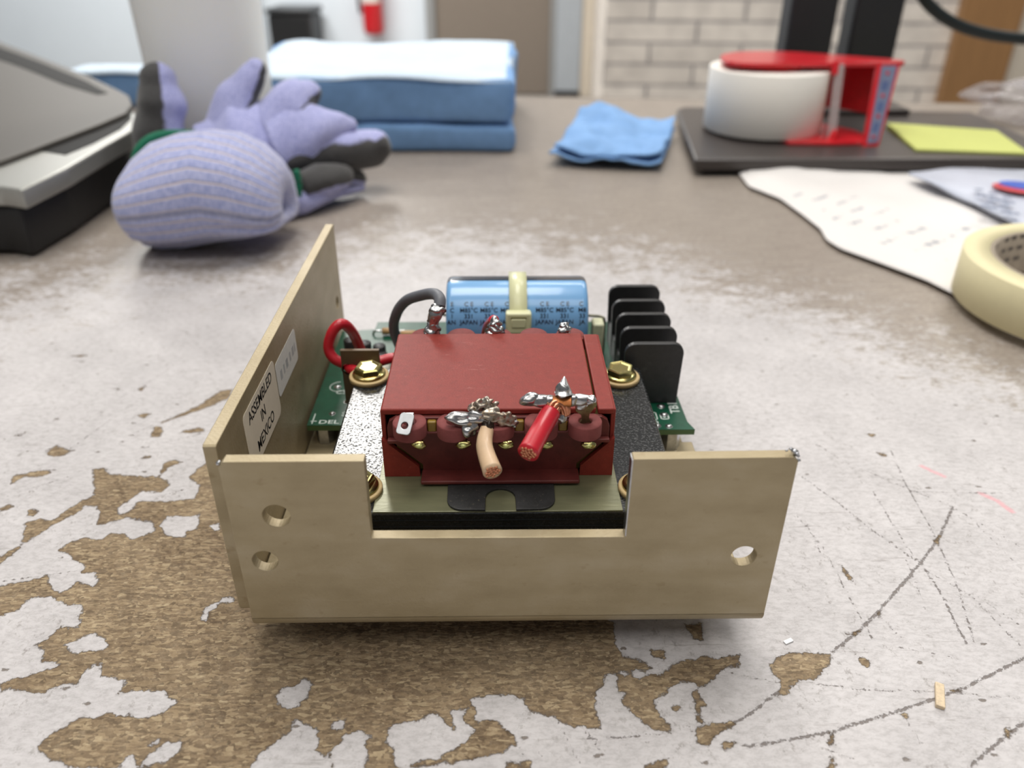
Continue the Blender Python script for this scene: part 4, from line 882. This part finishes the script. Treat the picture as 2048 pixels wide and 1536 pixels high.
# ---- white jug
t = thing('white_jug', 'white plastic jug standing behind the lavender gloves', 'jug', (-160, 352, 0))
m_jug = mat('milky_plastic', (250, 248, 242), .5, var=.01, scale=30, trans=0)
g = MB(); vs = []; fs = []; 
rings = [(0, 26), (1.5, 30), (6, 31), (60, 30.5), (120, 31.5), (170, 31.5), (190, 28), (205, 18), (212, 14), (225, 14), (226, 13)]
n_ = 40
for z, r_ in rings:
    for k in range(n_):
        a = 2*math.pi*k/n_; c_, s_ = math.cos(a), math.sin(a); e = .72
        vs.append((-160+r_*math.copysign(abs(c_)**e, c_), 355+r_*math.copysign(abs(s_)**e, s_), z))
for i in range(len(rings)-1):
    for k in range(n_): fs.append((i*n_+k, i*n_+(k+1) % n_, (i+1)*n_+(k+1) % n_, (i+1)*n_+k))
fs.append(tuple(range(n_))[::-1]); g.raw(vs, fs, m_jug); build('body', g, t)
jb = m_jug.node_tree.nodes['Principled BSDF']; jb.inputs['Subsurface Weight'].default_value = 1; jb.inputs['Subsurface Radius'].default_value = (1, .95, .9); jb.inputs['Subsurface Scale'].default_value = .05
g = MB().cyl((-160, 355, 226), (-160, 355, 244), 16, mat('jug_cap', (60, 110, 190), .4), n=32, bev=1.5); build('cap', g, t)

# ---- folded blue shop towels
m_tow = mat('blue_shop_towel', (126, 166, 214), .9, var=.10, scale=90, bump=.25, bscale=1400); m_tow2 = mat('blue_towel_top_lit', (206, 222, 238), .9, var=.04, scale=60, bump=.2, bscale=1400)  # second, paler blue puts the overhead brightness into the towel tops
def towel(name, x0, x1, y0, y1, z0, z1, seed, lab, mt, rot=0, wav=2.2, topsheet=False, fold=3, grp=None):
    cx, cy = (x0+x1)/2, (y0+y1)/2
    t = thing(name, lab, 'towel', (cx, cy, z0), grp); n_ = fold; h = (z1-z0)/n_
    R_ = Tr(cx, cy, 0) @ Matrix.Rotation(math.radians(rot), 4, 'Z') @ Tr(-cx, -cy, 0)
    for k in range(n_):
        b = bmesh.new(); bmesh.ops.create_cube(b, size=1)
        for v in b.verts: v.co = Vector(((x0+x1)/2+v.co.x*(x1-x0), (y0+y1)/2+v.co.y*(y1-y0), z0+h*(k+.5)+v.co.z*h*.98))
        bmesh.ops.subdivide_edges(b, edges=[e for e in b.edges if e.calc_length() > h*1.5], cuts=22, use_grid_fill=True)
        bmesh.ops.bevel(b, geom=[e for e in b.edges if e.calc_face_angle(0) > 1], offset=min(h*.42, 4.0), segments=3, affect='EDGES', profile=.5)
        for v in b.verts:
            top = (v.co.z-z0)/(z1-z0); q = Vector((v.co.x*.016, v.co.y*.016, seed))
            v.co.z += (mn.noise(q*1.2)*wav*1.6+mn.noise(q*3)*wav*.5)*top
            d = mn.noise_vector(Vector((v.co.x*.03, v.co.y*.03, seed+k*3+v.co.z*.05))); v.co.x += d.x*wav*1.9; v.co.y += d.y*wav*1.2
        g = MB().bm(b, mt, True, R_); body = build('folded_layer', g, t)
        if topsheet:
            g = MB(); Ri = R_.inverted(); A_ = [(x0+1, y0-.5, z1), (x1-1, y0-.5, z1)]; B_ = [(x0+1, y1, z1), (x1-1, y1, z1)]
            def zf(p, s, v):
                q = Vector((p.x*.016, p.y*.016, seed)); e_ = min(s, 1-s, v*1.0, 1-v)*14
                return mn.noise(q*1.2)*wav*1.6+mn.noise(q*3)*wav*.5+.8-2.6*max(0, 1-e_)**2
            surf(g, A_, B_, 48, 40, m_tow2, zf); g.v = [tuple(R_ @ Vector(v)) for v in g.v]; solid(build('top_sheet', g, t, label='top sheet coloured pale for the overhead light'), .5, 0)
    return t
towel('shop_towel', -165, 8, 384, 536, .2, 16.5, 3, 'folded blue shop towels, lower bundle of the stack behind the gloves', m_tow, -1, 1.6, fold=1, grp='blue shop towels')
towel('shop_towel', -167, 9, 385, 538, 17.5, 43.5, 11, 'folded blue shop towels, upper bundle of the stack with top sheet coloured pale for the overhead light', m_tow, -1.5, 2.0, topsheet=True, fold=1, grp='blue shop towels')
towel('shop_towel', -330, -205, 517, 556, .3, 24, 17, 'blue shop towel seen behind the laptop corner at the left', m_tow, -4, 1.5, fold=1, topsheet=True, grp='blue shop towels')
a_, b_, c_, d_ = pxy(3, (1098, 322), (1322, 334), (1342, 258), (1168, 240))
t = thing('cleaning_cloth', 'small folded light blue cloth lying alone beside the monitor stand base', 'cloth', (68, 390, 0))
for k, zz in enumerate((.4, 4.2)):
    g = MB(); s_ = [0, 3][k]
    A = [(a_[0]+s_, a_[1]+s_, zz), ((a_[0]*.66+b_[0]*.34), (a_[1]*.66+b_[1]*.34)-3+s_, zz), ((a_[0]*.3+b_[0]*.7), (a_[1]*.3+b_[1]*.7)-2+s_, zz), (b_[0], b_[1]+s_, zz)]
    B = [(d_[0]-8+s_, d_[1]-22, zz), (d_[0]+16, d_[1]-18, zz), (d_[0]+34, d_[1]-30, zz), (c_[0], c_[1]-12, zz)]
    surf(g, A, B, 40, 30, m_tow, lambda p, s, tt: (2.2+mn.noise(Vector((p.x*.05, p.y*.04, 4+k)))*5+mn.noise(Vector((p.x*.13, p.y*.1, 9)))*1.2+(4.5*tt+3*math.sin(s*6)*tt)*k) * (1 if True else 0))
    k0 = min(v[2] for v in g.v)
    g.v = [(v[0], v[1], v[2]-k0+zz+1) for v in g.v]
    o = build('cloth_layer', g, t); solid(o, 1.2, -1)

# ---- monitor stand with tape dispenser, sticky note
t = thing('monitor_stand', 'black monitor stand base with two upright posts on the right of the bench', 'monitor stand', (215, 400, 0))
m_ms = mat('stand_black_metal', (68, 62, 60), .38, var=.05, scale=600); m_ms2 = mat('stand_dark_post', (34, 35, 40), .45)
P4 = pxy(10, (1352, 216), (1390, 318), (2060, 318), (1900, 232))
g = MB(); prism(g, [P4[1], (318, P4[1][1]-1), (322, 452), (P4[0][0]+6, 470), (P4[0][0], 462)], 3.2, 10, m_ms, 1.6); build('base', g, t)
g = MB(); prism(g, [(P4[1][0]+6, P4[1][1]+5), (312, P4[1][1]+5), (315, 445), (P4[0][0]+10, 455)], .3, 3.4, m_ms2, .8); build('underside_pad', g, t)
PX = [at(1578, 0, y=478), at(1672, 0, y=478), at(1706, 0, y=478), at(1803, 0, y=478)]
for a, b in ((0, 1), (2, 3)): build('post', MB().box(PX[a].x, PX[b].x, 470, 492, -.0+10, 420, m_ms2, 2), t)
build('post_foot', MB().box(PX[0].x-6, PX[3].x+6, 440, 494, 10, 14, m_ms, 1.5), t)
build('monitor_bracket', MB().box(PX[0].x-30, PX[3].x+30, 462, 470, 330, 430, m_ms2, 2), t)
t = thing('sticky_note', 'yellow sticky note pad lying on the black monitor stand base', 'sticky note', (275, 385, 10))
q4 = pxy(11, (1772, 252), (1832, 300), (2058, 308), (1992, 262)); g = MB(); prism(g, q4, 10.05, 11.3, mat('note_yellow', (200, 206, 112), .7, var=.02), .15); build('pad', g, t)
g = MB(); cx = sum(q[0] for q in q4)/4; cy = sum(q[1] for q in q4)/4; vs = [(x, y, 11.35+(1.6 if k in (0, ) else 0)) for k, (x, y) in enumerate(q4)]; g.raw(vs, [(0, 1, 2, 3)], mat('note_top', (206, 212, 120), .7, var=.02), False); o = build('top_sheet', g, t); solid(o, .12, 1)

t = thing('tape_dispenser', 'red packing tape dispenser with white tape roll standing on the black base', 'tape dispenser', (165, 395, 10))
RDP = mat('dispenser_red', (214, 34, 44), .3, var=.04, coat=.3); TPE = mat('white_tape', (244, 240, 232), .6, var=.01, scale=30, spec=.2)
xc, yc, rt = 161.5, 398, 35
g = MB().lathe([(19, 12), (rt, 12), (rt+.3, 12.3), (rt+.3, 47.2), (rt, 47.5), (19, 47.5), (19, 12)], TPE, Tr(xc, yc, 0), 64); build('tape_roll', g, t)
g = MB().lathe([(0, 10.2), (18.6, 10.2), (18.6, 50.5), (17, 50.5), (17, 12), (0, 12)], RDP, Tr(xc, yc, 0), 40); build('hub', g, t)
top = [(xc-29, yc-14), (xc-30, yc-2), (xc-27, yc+12), (xc-15, yc+24), (xc+5, yc+28), (xc+25, yc+22), (xc+50, yc+8), (xc+73, yc-6), (xc+74, yc-14), (xc+60, yc-18), (xc+38, yc-19), (xc+20, yc-20), (xc, yc-21), (xc-18, yc-20)]
g = MB(); prism(g, smooth_poly(top, 3), 50.2, 52.6, RDP, .5); build('side_cheek', g, t)
bot = [(xc+6, yc-38), (xc+28, yc-40), (xc+56, yc-38), (xc+60, yc-30), (xc+56, yc-8), (xc+40, yc+14), (xc+20, yc+24), (xc+2, yc+22), (xc-6, yc)]
g = MB(); prism(g, bot, 10.1, 12, RDP, .4); build('side_cheek', g, t)
tr0, tr1 = Vector((xc+58, yc-35, 10)), Vector((xc+73, yc-13, 51))
def beam(g, a, b, w_, d_, mt, bev=.3):
    a = Vector(a); b = Vector(b); L_ = (b-a).length; M_ = Tr(*a) @ (b-a).to_track_quat('Z', 'Y').to_matrix().to_4x4(); return g.box(-w_/2, w_/2, -d_/2, d_/2, 0, L_, mt, bev, M=M_)
def quadslab(g, q, th, mt):
    q = [Vector(v) for v in q]; n_ = (q[1]-q[0]).cross(q[3]-q[0]).normalized()*th; vs = q+[v+n_ for v in q]
    return g.raw(vs, [(0, 3, 2, 1), (4, 5, 6, 7), (0, 1, 5, 4), (1, 2, 6, 5), (2, 3, 7, 6), (3, 0, 4, 7)], mt, False)
E0 = at(1722, 300, y=358); E1 = at(1752, 296, y=360); E2 = at(1798, 126, y=385); E3 = at(1752, 126, y=382)
g = MB(); quadslab(g, [E0, E1, E2, E3], 2.0, RDP); build('front_wall', g, t)
def lerp4(q, s, v): return (q[0].lerp(q[1], s)).lerp(q[3].lerp(q[2], s), v)
Q = [E0, E1, E2, E3]; n_ = (E1-E0).cross(E3-E0).normalized(); off = -n_*.4 if n_.y > 0 else n_*2.2
BLD = mat('blade_steel_blue', (150, 160, 190), .35, .5, var=.1, scale=300); W_ = mat('white_ink', (226, 226, 232), .5)
g = MB(); quadslab(g, [lerp4(Q, .18, .06)+off, lerp4(Q, .86, .06)+off, lerp4(Q, .86, .95)+off, lerp4(Q, .18, .95)+off], .3, BLD)
for v in (.12, .36, .6, .86):
    c = lerp4(Q, .5, v)+off*1.15; g.lump(c, (1.3, .4, 1.3), RDP, v*10, .1, 1, 2)
for v in (.24, .48, .72): quadslab(g, [lerp4(Q, .35, v-.05)+off*1.1, lerp4(Q, .65, v-.05)+off*1.1, lerp4(Q, .65, v+.05)+off*1.1, lerp4(Q, .35, v+.05)+off*1.1], .2, mat('strip_blue', (92, 108, 152), .4))
build('label_strip', g, t, label='steel blue strip with red dots')
g = MB(); beam(g, at(1652, 300, y=365), at(1672, 262, y=368), 3.5, 3.5, RDP); g.sep(); beam(g, at(1668, 150, y=376), at(1672, 122, y=378), 3.5, 3.5, RDP)
for q in g.split(): build('roller_peg', q, t)
g = MB(); beam(g, at(1660, 292, y=367), at(1680, 128, y=377), 5, 2, mat('clear_roller', (216, 206, 204), .15, alpha=.45)); build('clear_roller', g, t)
g = MB()
pa = [(xc+40, yc+12), (xc+50, yc+6), (xc+58, yc-4), (xc+64, yc-12)]
for (xa, ya), (xb, yb) in zip(pa[:-1], pa[1:]): quadslab(g, [(xa, ya, 22), (xb, yb, 22), (xb+3, yb+3, 50), (xa+3, ya+3, 50)], 1.6, mat('dispenser_red_inner', (186, 26, 38), .35))
build('back_guard', g, t)

# ---- printed sheet and mailer on the right
m_pap = mat('white_packing_paper', (226, 222, 219), .6, var=.02, scale=40)
def pline(z, *q): return [Vector((*at(a, b, z)[:2], z)) for a, b in q]
near = pline(.8, (1478, 352), (1497, 377), (1560, 402), (1605, 435), (1640, 463), (1652, 485), (1680, 503), (1760, 532), (1850, 566), (1910, 596)); near.append(Vector((235, 132, .8)))
far = pline(.8, (1545, 334), (1600, 350), (1650, 342), (1750, 340), (1860, 343), (1960, 343)); far += [Vector((290, 325, .8)), Vector((360, 300, .8)), Vector((400, 220, .8))]
t = thing('printed_sheet', 'large crumpled white sheet with faint printed lines lying right of the unit', 'paper', (200, 260, 0))
def pz(p, s, v): return 1.0+3.0*max(0, mn.noise(Vector((p.x*.02, p.y*.02, 1))))*min(1, v*4)+3.2*max(0, 1-s*6)*v+.8*mn.noise(Vector((p.x*.08, p.y*.05, 3)))*min(1, v*5)+1.5*max(0, .25-v)*0
g = MB(); surf(g, near, far, 70, 46, m_pap, pz); k0 = list(g.v)
o = build('sheet', g, t); solid(o, .35, -1)
MI = mat('grey_print', (158, 160, 168), .6, var=.3, scale=900)
g = MB(); random.seed(4)
def sheet_pt(s, v):
    i = min(s*69, 68.999); j = min(v*45, 44.999); a, fa = int(i), i-int(i); b, fb = int(j), j-int(j)
    P = lambda x, y: Vector(k0[x*46+y])
    return P(a, b)*(1-fa)*(1-fb)+P(a+1, b)*fa*(1-fb)+P(a, b+1)*(1-fa)*fb+P(a+1, b+1)*fa*fb+Vector((0, 0, .35))
for r_ in range(13):
    s = .2+r_*.052; v = .1+(r_ % 3)*.01
    end = v+.16+random.random()*.12
    while v < end:
        l_ = .008+random.random()*.02
        q = [sheet_pt(s, v), sheet_pt(s, v+l_), sheet_pt(s+.012, v+l_), sheet_pt(s+.012, v)]
        g.raw(q, [(0, 1, 2, 3)], MI, False); v += l_+.008
build('print_lines', g, t, label='faint grey printed lines')
t = thing('mailer_bag', 'pale blue plastic mailer with red and blue oval at the right edge', 'mailer bag', (280, 290, 0))
m_mail = mat('mailer_plastic', (196, 202, 218), .3, var=.05, scale=60, bump=.3, bscale=120)
A = pline(6, (1815, 352), (1880, 382), (1945, 412), (2000, 440), (2060, 470)); B = pline(6, (1900, 343), (1990, 345), (2080, 350), (2160, 356), (2260, 372))
mz = lambda p, s, v: 1.0+2.5*math.sin(v*3.1)*math.sin(min(1, s*1.2)*3)+1.0*mn.noise(Vector((p.x*.05, p.y*.05, 7)))
g = MB(); surf(g, A, B, 30, 20, m_mail, mz); k1 = list(g.v); o = build('bag', g, t); solid(o, 1.2, -1)
def blob(g, cx_px, cy_px, a, b_, rot, z, mt, n=40):
    c = at(cx_px, cy_px, z); vs = [(c.x, c.y, z)]
    for k in range(n):
        an = 2*math.pi*k/n; x, y = a*math.cos(an), b_*math.sin(an); vs.append((c.x+x*math.cos(rot)-y*math.sin(rot), c.y+x*math.sin(rot)+y*math.cos(rot), z))
    g.raw(vs, [(0, k+1, (k+1) % n+1) for k in range(n)], mt, False)
g = MB(); blob(g, 2046, 377, 13.5, 8.5, -.5, 11.2, mat('logo_red', (206, 44, 62), .35)); blob(g, 2050, 371, 11.5, 7.2, -.5, 11.5, mat('logo_blue', (30, 84, 196), .35)); build('oval_mark', g, t, label='blue oval on a red crescent')
g = MB()
for k in range(5):
    for j in range(4):
        if random.random() < .85:
            c = at(1958+k*14+j*4, 380+j*11+k*4, 10.5); g.box(c.x-2.2, c.x+1.4+random.random()*1.2, c.y-1.2, c.y+1.2, 10.8, 11.0, mat('mailer_print', (128, 138, 162), .5))
build('small_print', g, t)

# ---- masking tape roll
t = thing('masking_tape', 'cream masking tape roll lying flat on the white sheet at the right edge', 'tape', (214, 150, 0))
m_mt = mat('masking_tape_cream', (228, 218, 176), .6, var=.02, scale=300); zc0, zc1 = 3.2, 20
g = MB().lathe([(36, zc0), (44.5, zc0), (45, zc0+.4), (45, zc1-.4), (44.5, zc1), (36, zc1), (36, zc0)], m_mt, Tr(212, 149, 0), 96); build('tape', g, t)
g = MB().lathe([(34.2, zc0+.2), (36, zc0+.2), (36, zc1-.1), (34.2, zc1-.1), (34.2, zc0+.2)], mat('tape_core_card', (158, 146, 130), .8), Tr(212, 149, 0), 96); build('core', g, t)
g = MB()
for k in range(22):
    an = math.radians(150-8*k); rr = 34.15
    for zz in (9, 13.5, 18):
        if (k+int(zz)) % 5: 
            q = [(212+rr*math.cos(a), 149+rr*math.sin(a), z) for a, z in ((an, zz), (an-.09, zz), (an-.09, zz+1.6), (an, zz+1.6))]; g.raw(q, [(0, 1, 2, 3)], mat('core_print', (96, 90, 84), .7), False)
build('core_print', g, t)

# ---- black cable, plastic bag, crumbs
c_ = [at(1800, -150, y=490), at(1828, -60, y=492), at(1850, 0, y=494), at(1900, 42, y=497), at(1965, 66, y=500), at(2050, 78, y=504), at(2180, 86, y=508)]
c_ = [Vector((PX[3].x+8, 488, 300)), Vector((PX[3].x+9, 489, 200))]+c_+[Vector((465, 500, 32)), Vector((560, 476, 6)), Vector((660, 450, 4.2)), Vector((740, 425, 4.2))]
tag(build('cable', MB().tube(c_, 4, mat('cable_black', (30, 40, 42), .45), n=16, sub=8)), 'black cable sagging across the upper right corner beside the posts', 'cable')
t_ = at(2020, 222, 8); g = MB().lump((t_.x+12, t_.y, 13), (34, 22, 12), mat('clear_film', (206, 200, 202), .15, alpha=.35, bump=1.0, bscale=70), 5, .35, 1.7, 5)
zmin = min(v[2] for v in g.v); g.v = [(a, b, c-zmin) for a, b, c in g.v]
tag(build('plastic_bag', g), 'crumpled clear plastic bag at the back right corner', 'plastic bag')
c = at(1880, 1390, .6); M_ = Tr(c.x, c.y, .45) @ Matrix.Rotation(math.radians(66), 4, 'Z')
tag(build('wood_splinter', MB().box(-2.9, 2.9, -.8, .8, -.4, .4, mat('pale_wood', (214, 194, 164), .7, var=.15, scale=1500), .15, M=M_).disp(.15, 1.3)), 'tiny pale wood splinter on the scratched bench right of the unit', 'splinter')
c = at(1577, 1281, .4); M_ = Tr(c.x, c.y, .2) @ Matrix.Rotation(math.radians(25), 4, 'Z')
tag(build('paper_fleck', MB().box(-1, 1, -.45, .45, -.15, .15, mat('white_fleck', (240, 240, 240), .5), .05, M=M_)), 'tiny white fleck on the bench by the flange corner', 'fleck')

# ---- pair of lavender work gloves rolled together
t = thing('work_gloves', 'pair of lavender knit work gloves with black palms, rolled together beside the laptop', 'gloves', (-120, 270, 0))
def glove_mat(name, thr, ribs=False):
    mt, n, L, b = nt(name); tc = n.new('ShaderNodeTexCoord')
    at_ = n.new('ShaderNodeAttribute'); at_.attribute_name = 'side'
    nz = n.new('ShaderNodeTexNoise'); nz.inputs['Scale'].default_value = 120; L.new(tc.outputs['Object'], nz.inputs['Vector'])
    ad = n.new('ShaderNodeMath'); ad.operation = 'MULTIPLY_ADD'; L.new(nz.outputs[0], ad.inputs[0]); ad.inputs[1].default_value = .5; L.new(at_.outputs['Fac'], ad.inputs[2])
    cr = n.new('ShaderNodeMapRange'); cr.inputs[1].default_value = thr+.2; cr.inputs[2].default_value = thr+.3; L.new(ad.outputs[0], cr.inputs[0])
    kn = n.new('ShaderNodeTexNoise'); kn.inputs['Scale'].default_value = 900; L.new(tc.outputs['Object'], kn.inputs['Vector'])
    c1 = n.new('ShaderNodeValToRGB'); L.new(kn.outputs[0], c1.inputs[0]); c1.color_ramp.elements[0].color = rgb((146, 150, 202)); c1.color_ramp.elements[1].color = rgb((186, 188, 228)); c1.color_ramp.elements[0].position = .3; c1.color_ramp.elements[1].position = .7
    c2 = n.new('ShaderNodeValToRGB'); L.new(kn.outputs[0], c2.inputs[0]); c2.color_ramp.elements[0].color = rgb((40, 40, 40)); c2.color_ramp.elements[1].color = rgb((78, 76, 76))
    mx = n.new('ShaderNodeMix'); mx.data_type = 'RGBA'; L.new(cr.outputs[0], mx.inputs[0]); L.new(c2.outputs[0], mx.inputs[6]); L.new(c1.outputs[0], mx.inputs[7])
    L.new(mx.outputs[2], b.inputs['Base Color']); b.inputs['Roughness'].default_value = .85; b.inputs['Sheen Weight'].default_value = .3
    bp = n.new('ShaderNodeBump'); bp.inputs['Distance'].default_value = .0003; L.new(kn.outputs[0], bp.inputs['Height']); L.new(bp.outputs[0], b.inputs['Normal']); return mt
GM = glove_mat('glove_knit_and_coating', 0.0)
def gp(px, py, y): v = at(px, py, y=y); return v
def finger(pts, rad, flat, face, name='finger', lab=None, thr=0.0):
    """tapered finger; 'face' is the direction the lavender back of the finger points to"""
    g = MB(); P = spline([Vector(p) for p in pts], 6); R_ = interp(rad, len(P)); F_ = interp(flat, len(P)); n = 24; vs = []; fs = []; at_ = []; fv = Vector(face).normalized()
    # rounded end
    end = P[-1]; d = (P[-1]-P[-3]).normalized(); rE = R_[-1]
    for k in range(1, 6):
        a = math.pi/2*k/5; P.append(end+d*rE*math.sin(a)*.9); R_.append(max(rE*math.cos(a), .3)); F_.append(F_[-1])
    for i, q in enumerate(P):
        tt = (P[min(i+1, len(P)-1)]-P[max(i-1, 0)]).normalized(); b_ = (fv-tt*fv.dot(tt)).normalized(); a_ = tt.cross(b_)
        for k in range(n):
            an = 2*math.pi*k/n; wob = 1+.10*mn.noise(q*.09+Vector((math.cos(an), math.sin(an), 0)))*2
            vs.append(q+a_*math.cos(an)*R_[i]*wob+b_*math.sin(an)*R_[i]*F_[i]*wob); at_.append(math.sin(an)-thr)
    for i in range(len(P)-1):
        for k in range(n): fs.append((i*n+k, i*n+(k+1) % n, (i+1)*n+(k+1) % n, (i+1)*n+k))
    fs += [tuple(range(n))[::-1], tuple((len(P)-1)*n+k for k in range(n))]
    for i, v in enumerate(vs):
        if v.z < .4: v.z = .4
    g.raw(vs, fs, GM, True, None, at_); return build(name, g, t, label=lab)
# upper glove: palm and fingers
finger([gp(420, 330, 290), gp(500, 300, 296), gp(590, 270, 300)], [22, 27, 17], [.75, .75, .7], (-.1, -.6, .8), 'palm', 'lavender back of the upper glove', -.3)
finger([gp(325, 330, 300), gp(322, 270, 303), gp(322, 210, 306), gp(318, 168, 308)], [15, 16, 15, 11.5], [.8]*4, (.93, .37, 0), 'thumb', 'grey and lavender thumb of the glove standing up', .12)
finger([gp(468, 290, 300), gp(468, 225, 303), gp(490, 175, 306), gp(512, 138, 308)], [21, 16, 10, 5.5], [.7, .75, .8, .85], (-.78, -.6, .1), 'finger', None, .12)
finger([gp(540, 280, 300), gp(565, 235, 302), gp(590, 200, 306), gp(615, 186, 310)], [22, 17, 12, 7.5], [.7, .7, .8, .8], (-.75, -.55, .35), 'finger', None, .1)
finger([gp(560, 290, 292), gp(620, 262, 294), gp(665, 252, 298), gp(700, 250, 302)], [21, 15, 9, 4], [.72, .7, .7, .7], (-.1, -.7, .6), 'finger', None, -.5)
finger([gp(560, 330, 284), gp(630, 312, 290), gp(690, 302, 298), gp(745, 295, 308)], [8, 9.5, 11, 10.5], [.9, .9, .9, .9], (0, -.15, 1), 'finger', 'black coated finger with a thin lavender back', .72)
# lower glove
finger([gp(540, 360, 282), gp(610, 355, 288), gp(670, 352, 294), gp(712, 358, 298)], [12, 11.5, 9, 6], [.7, .8, .8, .8], (0, -.5, -1), 'finger', 'dark coated finger of the lower glove', .35)
finger([gp(540, 400, 262), gp(600, 402, 268), gp(660, 388, 280), gp(722, 376, 296)], [9, 8, 5, 2.5], [.8, .8, .7, .7], (0, -.2, -1), 'finger', None, -.8)
finger([gp(600, 372, 270), gp(640, 362, 276), gp(680, 352, 286)], [8, 9, 7], [.9, .9, .9], (0, -.5, -1), 'finger', None, .6)
# rolled cuff: a stuffed knit pouch with ribs running from end to end
def cuff_mat():
    mt, n, L, b = nt('ribbed_cuff_knit'); at_ = n.new('ShaderNodeAttribute'); at_.attribute_name = 'side'; tc = n.new('ShaderNodeTexCoord')
    m1 = n.new('ShaderNodeMath'); m1.operation = 'MULTIPLY'; m1.inputs[1].default_value = 30; L.new(at_.outputs['Fac'], m1.inputs[0])
    fr = n.new('ShaderNodeMath'); fr.operation = 'FRACT'; L.new(m1.outputs[0], fr.inputs[0])
    pp = n.new('ShaderNodeMath'); pp.operation = 'PINGPONG'; pp.inputs[1].default_value = .5; L.new(m1.outputs[0], pp.inputs[0])
    mr_ = n.new('ShaderNodeMapRange'); mr_.inputs[1].default_value = .05; mr_.inputs[2].default_value = .12; L.new(pp.outputs[0], mr_.inputs[0])
    mp = n.new('ShaderNodeMapping'); mp.inputs['Scale'].default_value = (1, .4, .4); L.new(tc.outputs['Object'], mp.inputs[0])
    kn = n.new('ShaderNodeTexNoise'); kn.inputs['Scale'].default_value = 1100; L.new(mp.outputs[0], kn.inputs['Vector'])
    c1 = n.new('ShaderNodeValToRGB'); L.new(kn.outputs[0], c1.inputs[0]); e = c1.color_ramp.elements; e[0].position = .38; e[1].position = .6; e[0].color = rgb((152, 160, 206)); e[1].color = rgb((184, 188, 224))
    mx = n.new('ShaderNodeMix'); mx.data_type = 'RGBA'; L.new(mr_.outputs[0], mx.inputs[0]); mx.inputs[6].default_value = rgb((220, 208, 214)); L.new(c1.outputs[0], mx.inputs[7]); L.new(mx.outputs[2], b.inputs['Base Color'])
    b.inputs['Roughness'].default_value = .9; b.inputs['Sheen Weight'].default_value = .3
    bp = n.new('ShaderNodeBump'); bp.inputs['Distance'].default_value = .0005; bp.invert = True; L.new(mr_.outputs[0], bp.inputs['Height']); L.new(bp.outputs[0], b.inputs['Normal']); return mt
CM = cuff_mat()
c = gp(418, 378, 228)
prof_ = [(-33.5, 5, -4, -6), (-33.2, 11, -3, -3), (-32, 16.5, -2, -2.5), (-28.5, 20.5, -1, -2), (-21, 23.2, 0, -.5), (-9, 24.5, 0, .5), (4, 25, 0, 1.5), (16, 24.5, 0, 1), (25, 22, 1, -1), (30.5, 18, 2, -3), (33, 14, 3, -4), (33.5, 8, 3, -5), (31, 5, 3, -5), (26, 4, 3, -5)]
n_ = 64; vs = []; fs = []; at_ = []
for i, (dx, r_, dy, dz) in enumerate(prof_):
    for k in range(n_):
        an = 2*math.pi*k/n_; ry, rz = r_*1.15, r_*.98
        fold = 1-.10*math.exp(-((an-5.35)/.18)**2)*(1 if dx < 0 else .3)-.12*math.exp(-((an-5.9)/.15)**2)*(1 if dx > 10 else .2)
        rz *= 1-(.42*min(1, max(0, dx+6)/38)**1.3 if math.sin(an) < 0 else .0)*abs(math.sin(an))-(.16*min(1, max(0, -dx-6)/26) if math.sin(an) > 0 else 0)*abs(math.sin(an))
        v = Vector((c.x+dx, 226+dy-ry*math.cos(an)*fold, 23.5+dz-max(0, dx-8)*.08+rz*math.sin(an)*fold)); d = mn.noise_vector(v*.035); v += d*2.6
        if v.z < .5: v.z = .5
        vs.append(v); at_.append(an/(2*math.pi))
for i in range(len(prof_)-1):
    for k in range(n_): fs.append((i*n_+k, i*n_+(k+1) % n_, (i+1)*n_+(k+1) % n_, (i+1)*n_+k))
fs += [tuple(range(n_))[::-1]]
g = MB().raw(vs, fs, CM, True, None, at_); build('rolled_cuff', g, t, label='ribbed lavender cuff folded over the pair like a pouch')
GRN = mat('green_hem_thread', (20, 112, 82), .8, var=.1, scale=700, bump=.2)
build('green_hem', MB().tube([gp(268, 345, 248), gp(277, 305, 250), gp(302, 281, 254), gp(345, 270, 260), gp(420, 272, 268)], [1.4, 1.6, 1.8, 1.6, 1.4], GRN, n=14, flat=1.5), t, label='green stitched hem')
build('green_hem', MB().tube([gp(592, 340, 262), gp(597, 365, 262), gp(598, 392, 262)], [1.5, 1.6, 1.4], GRN, n=12), t, label='green stitched hem')
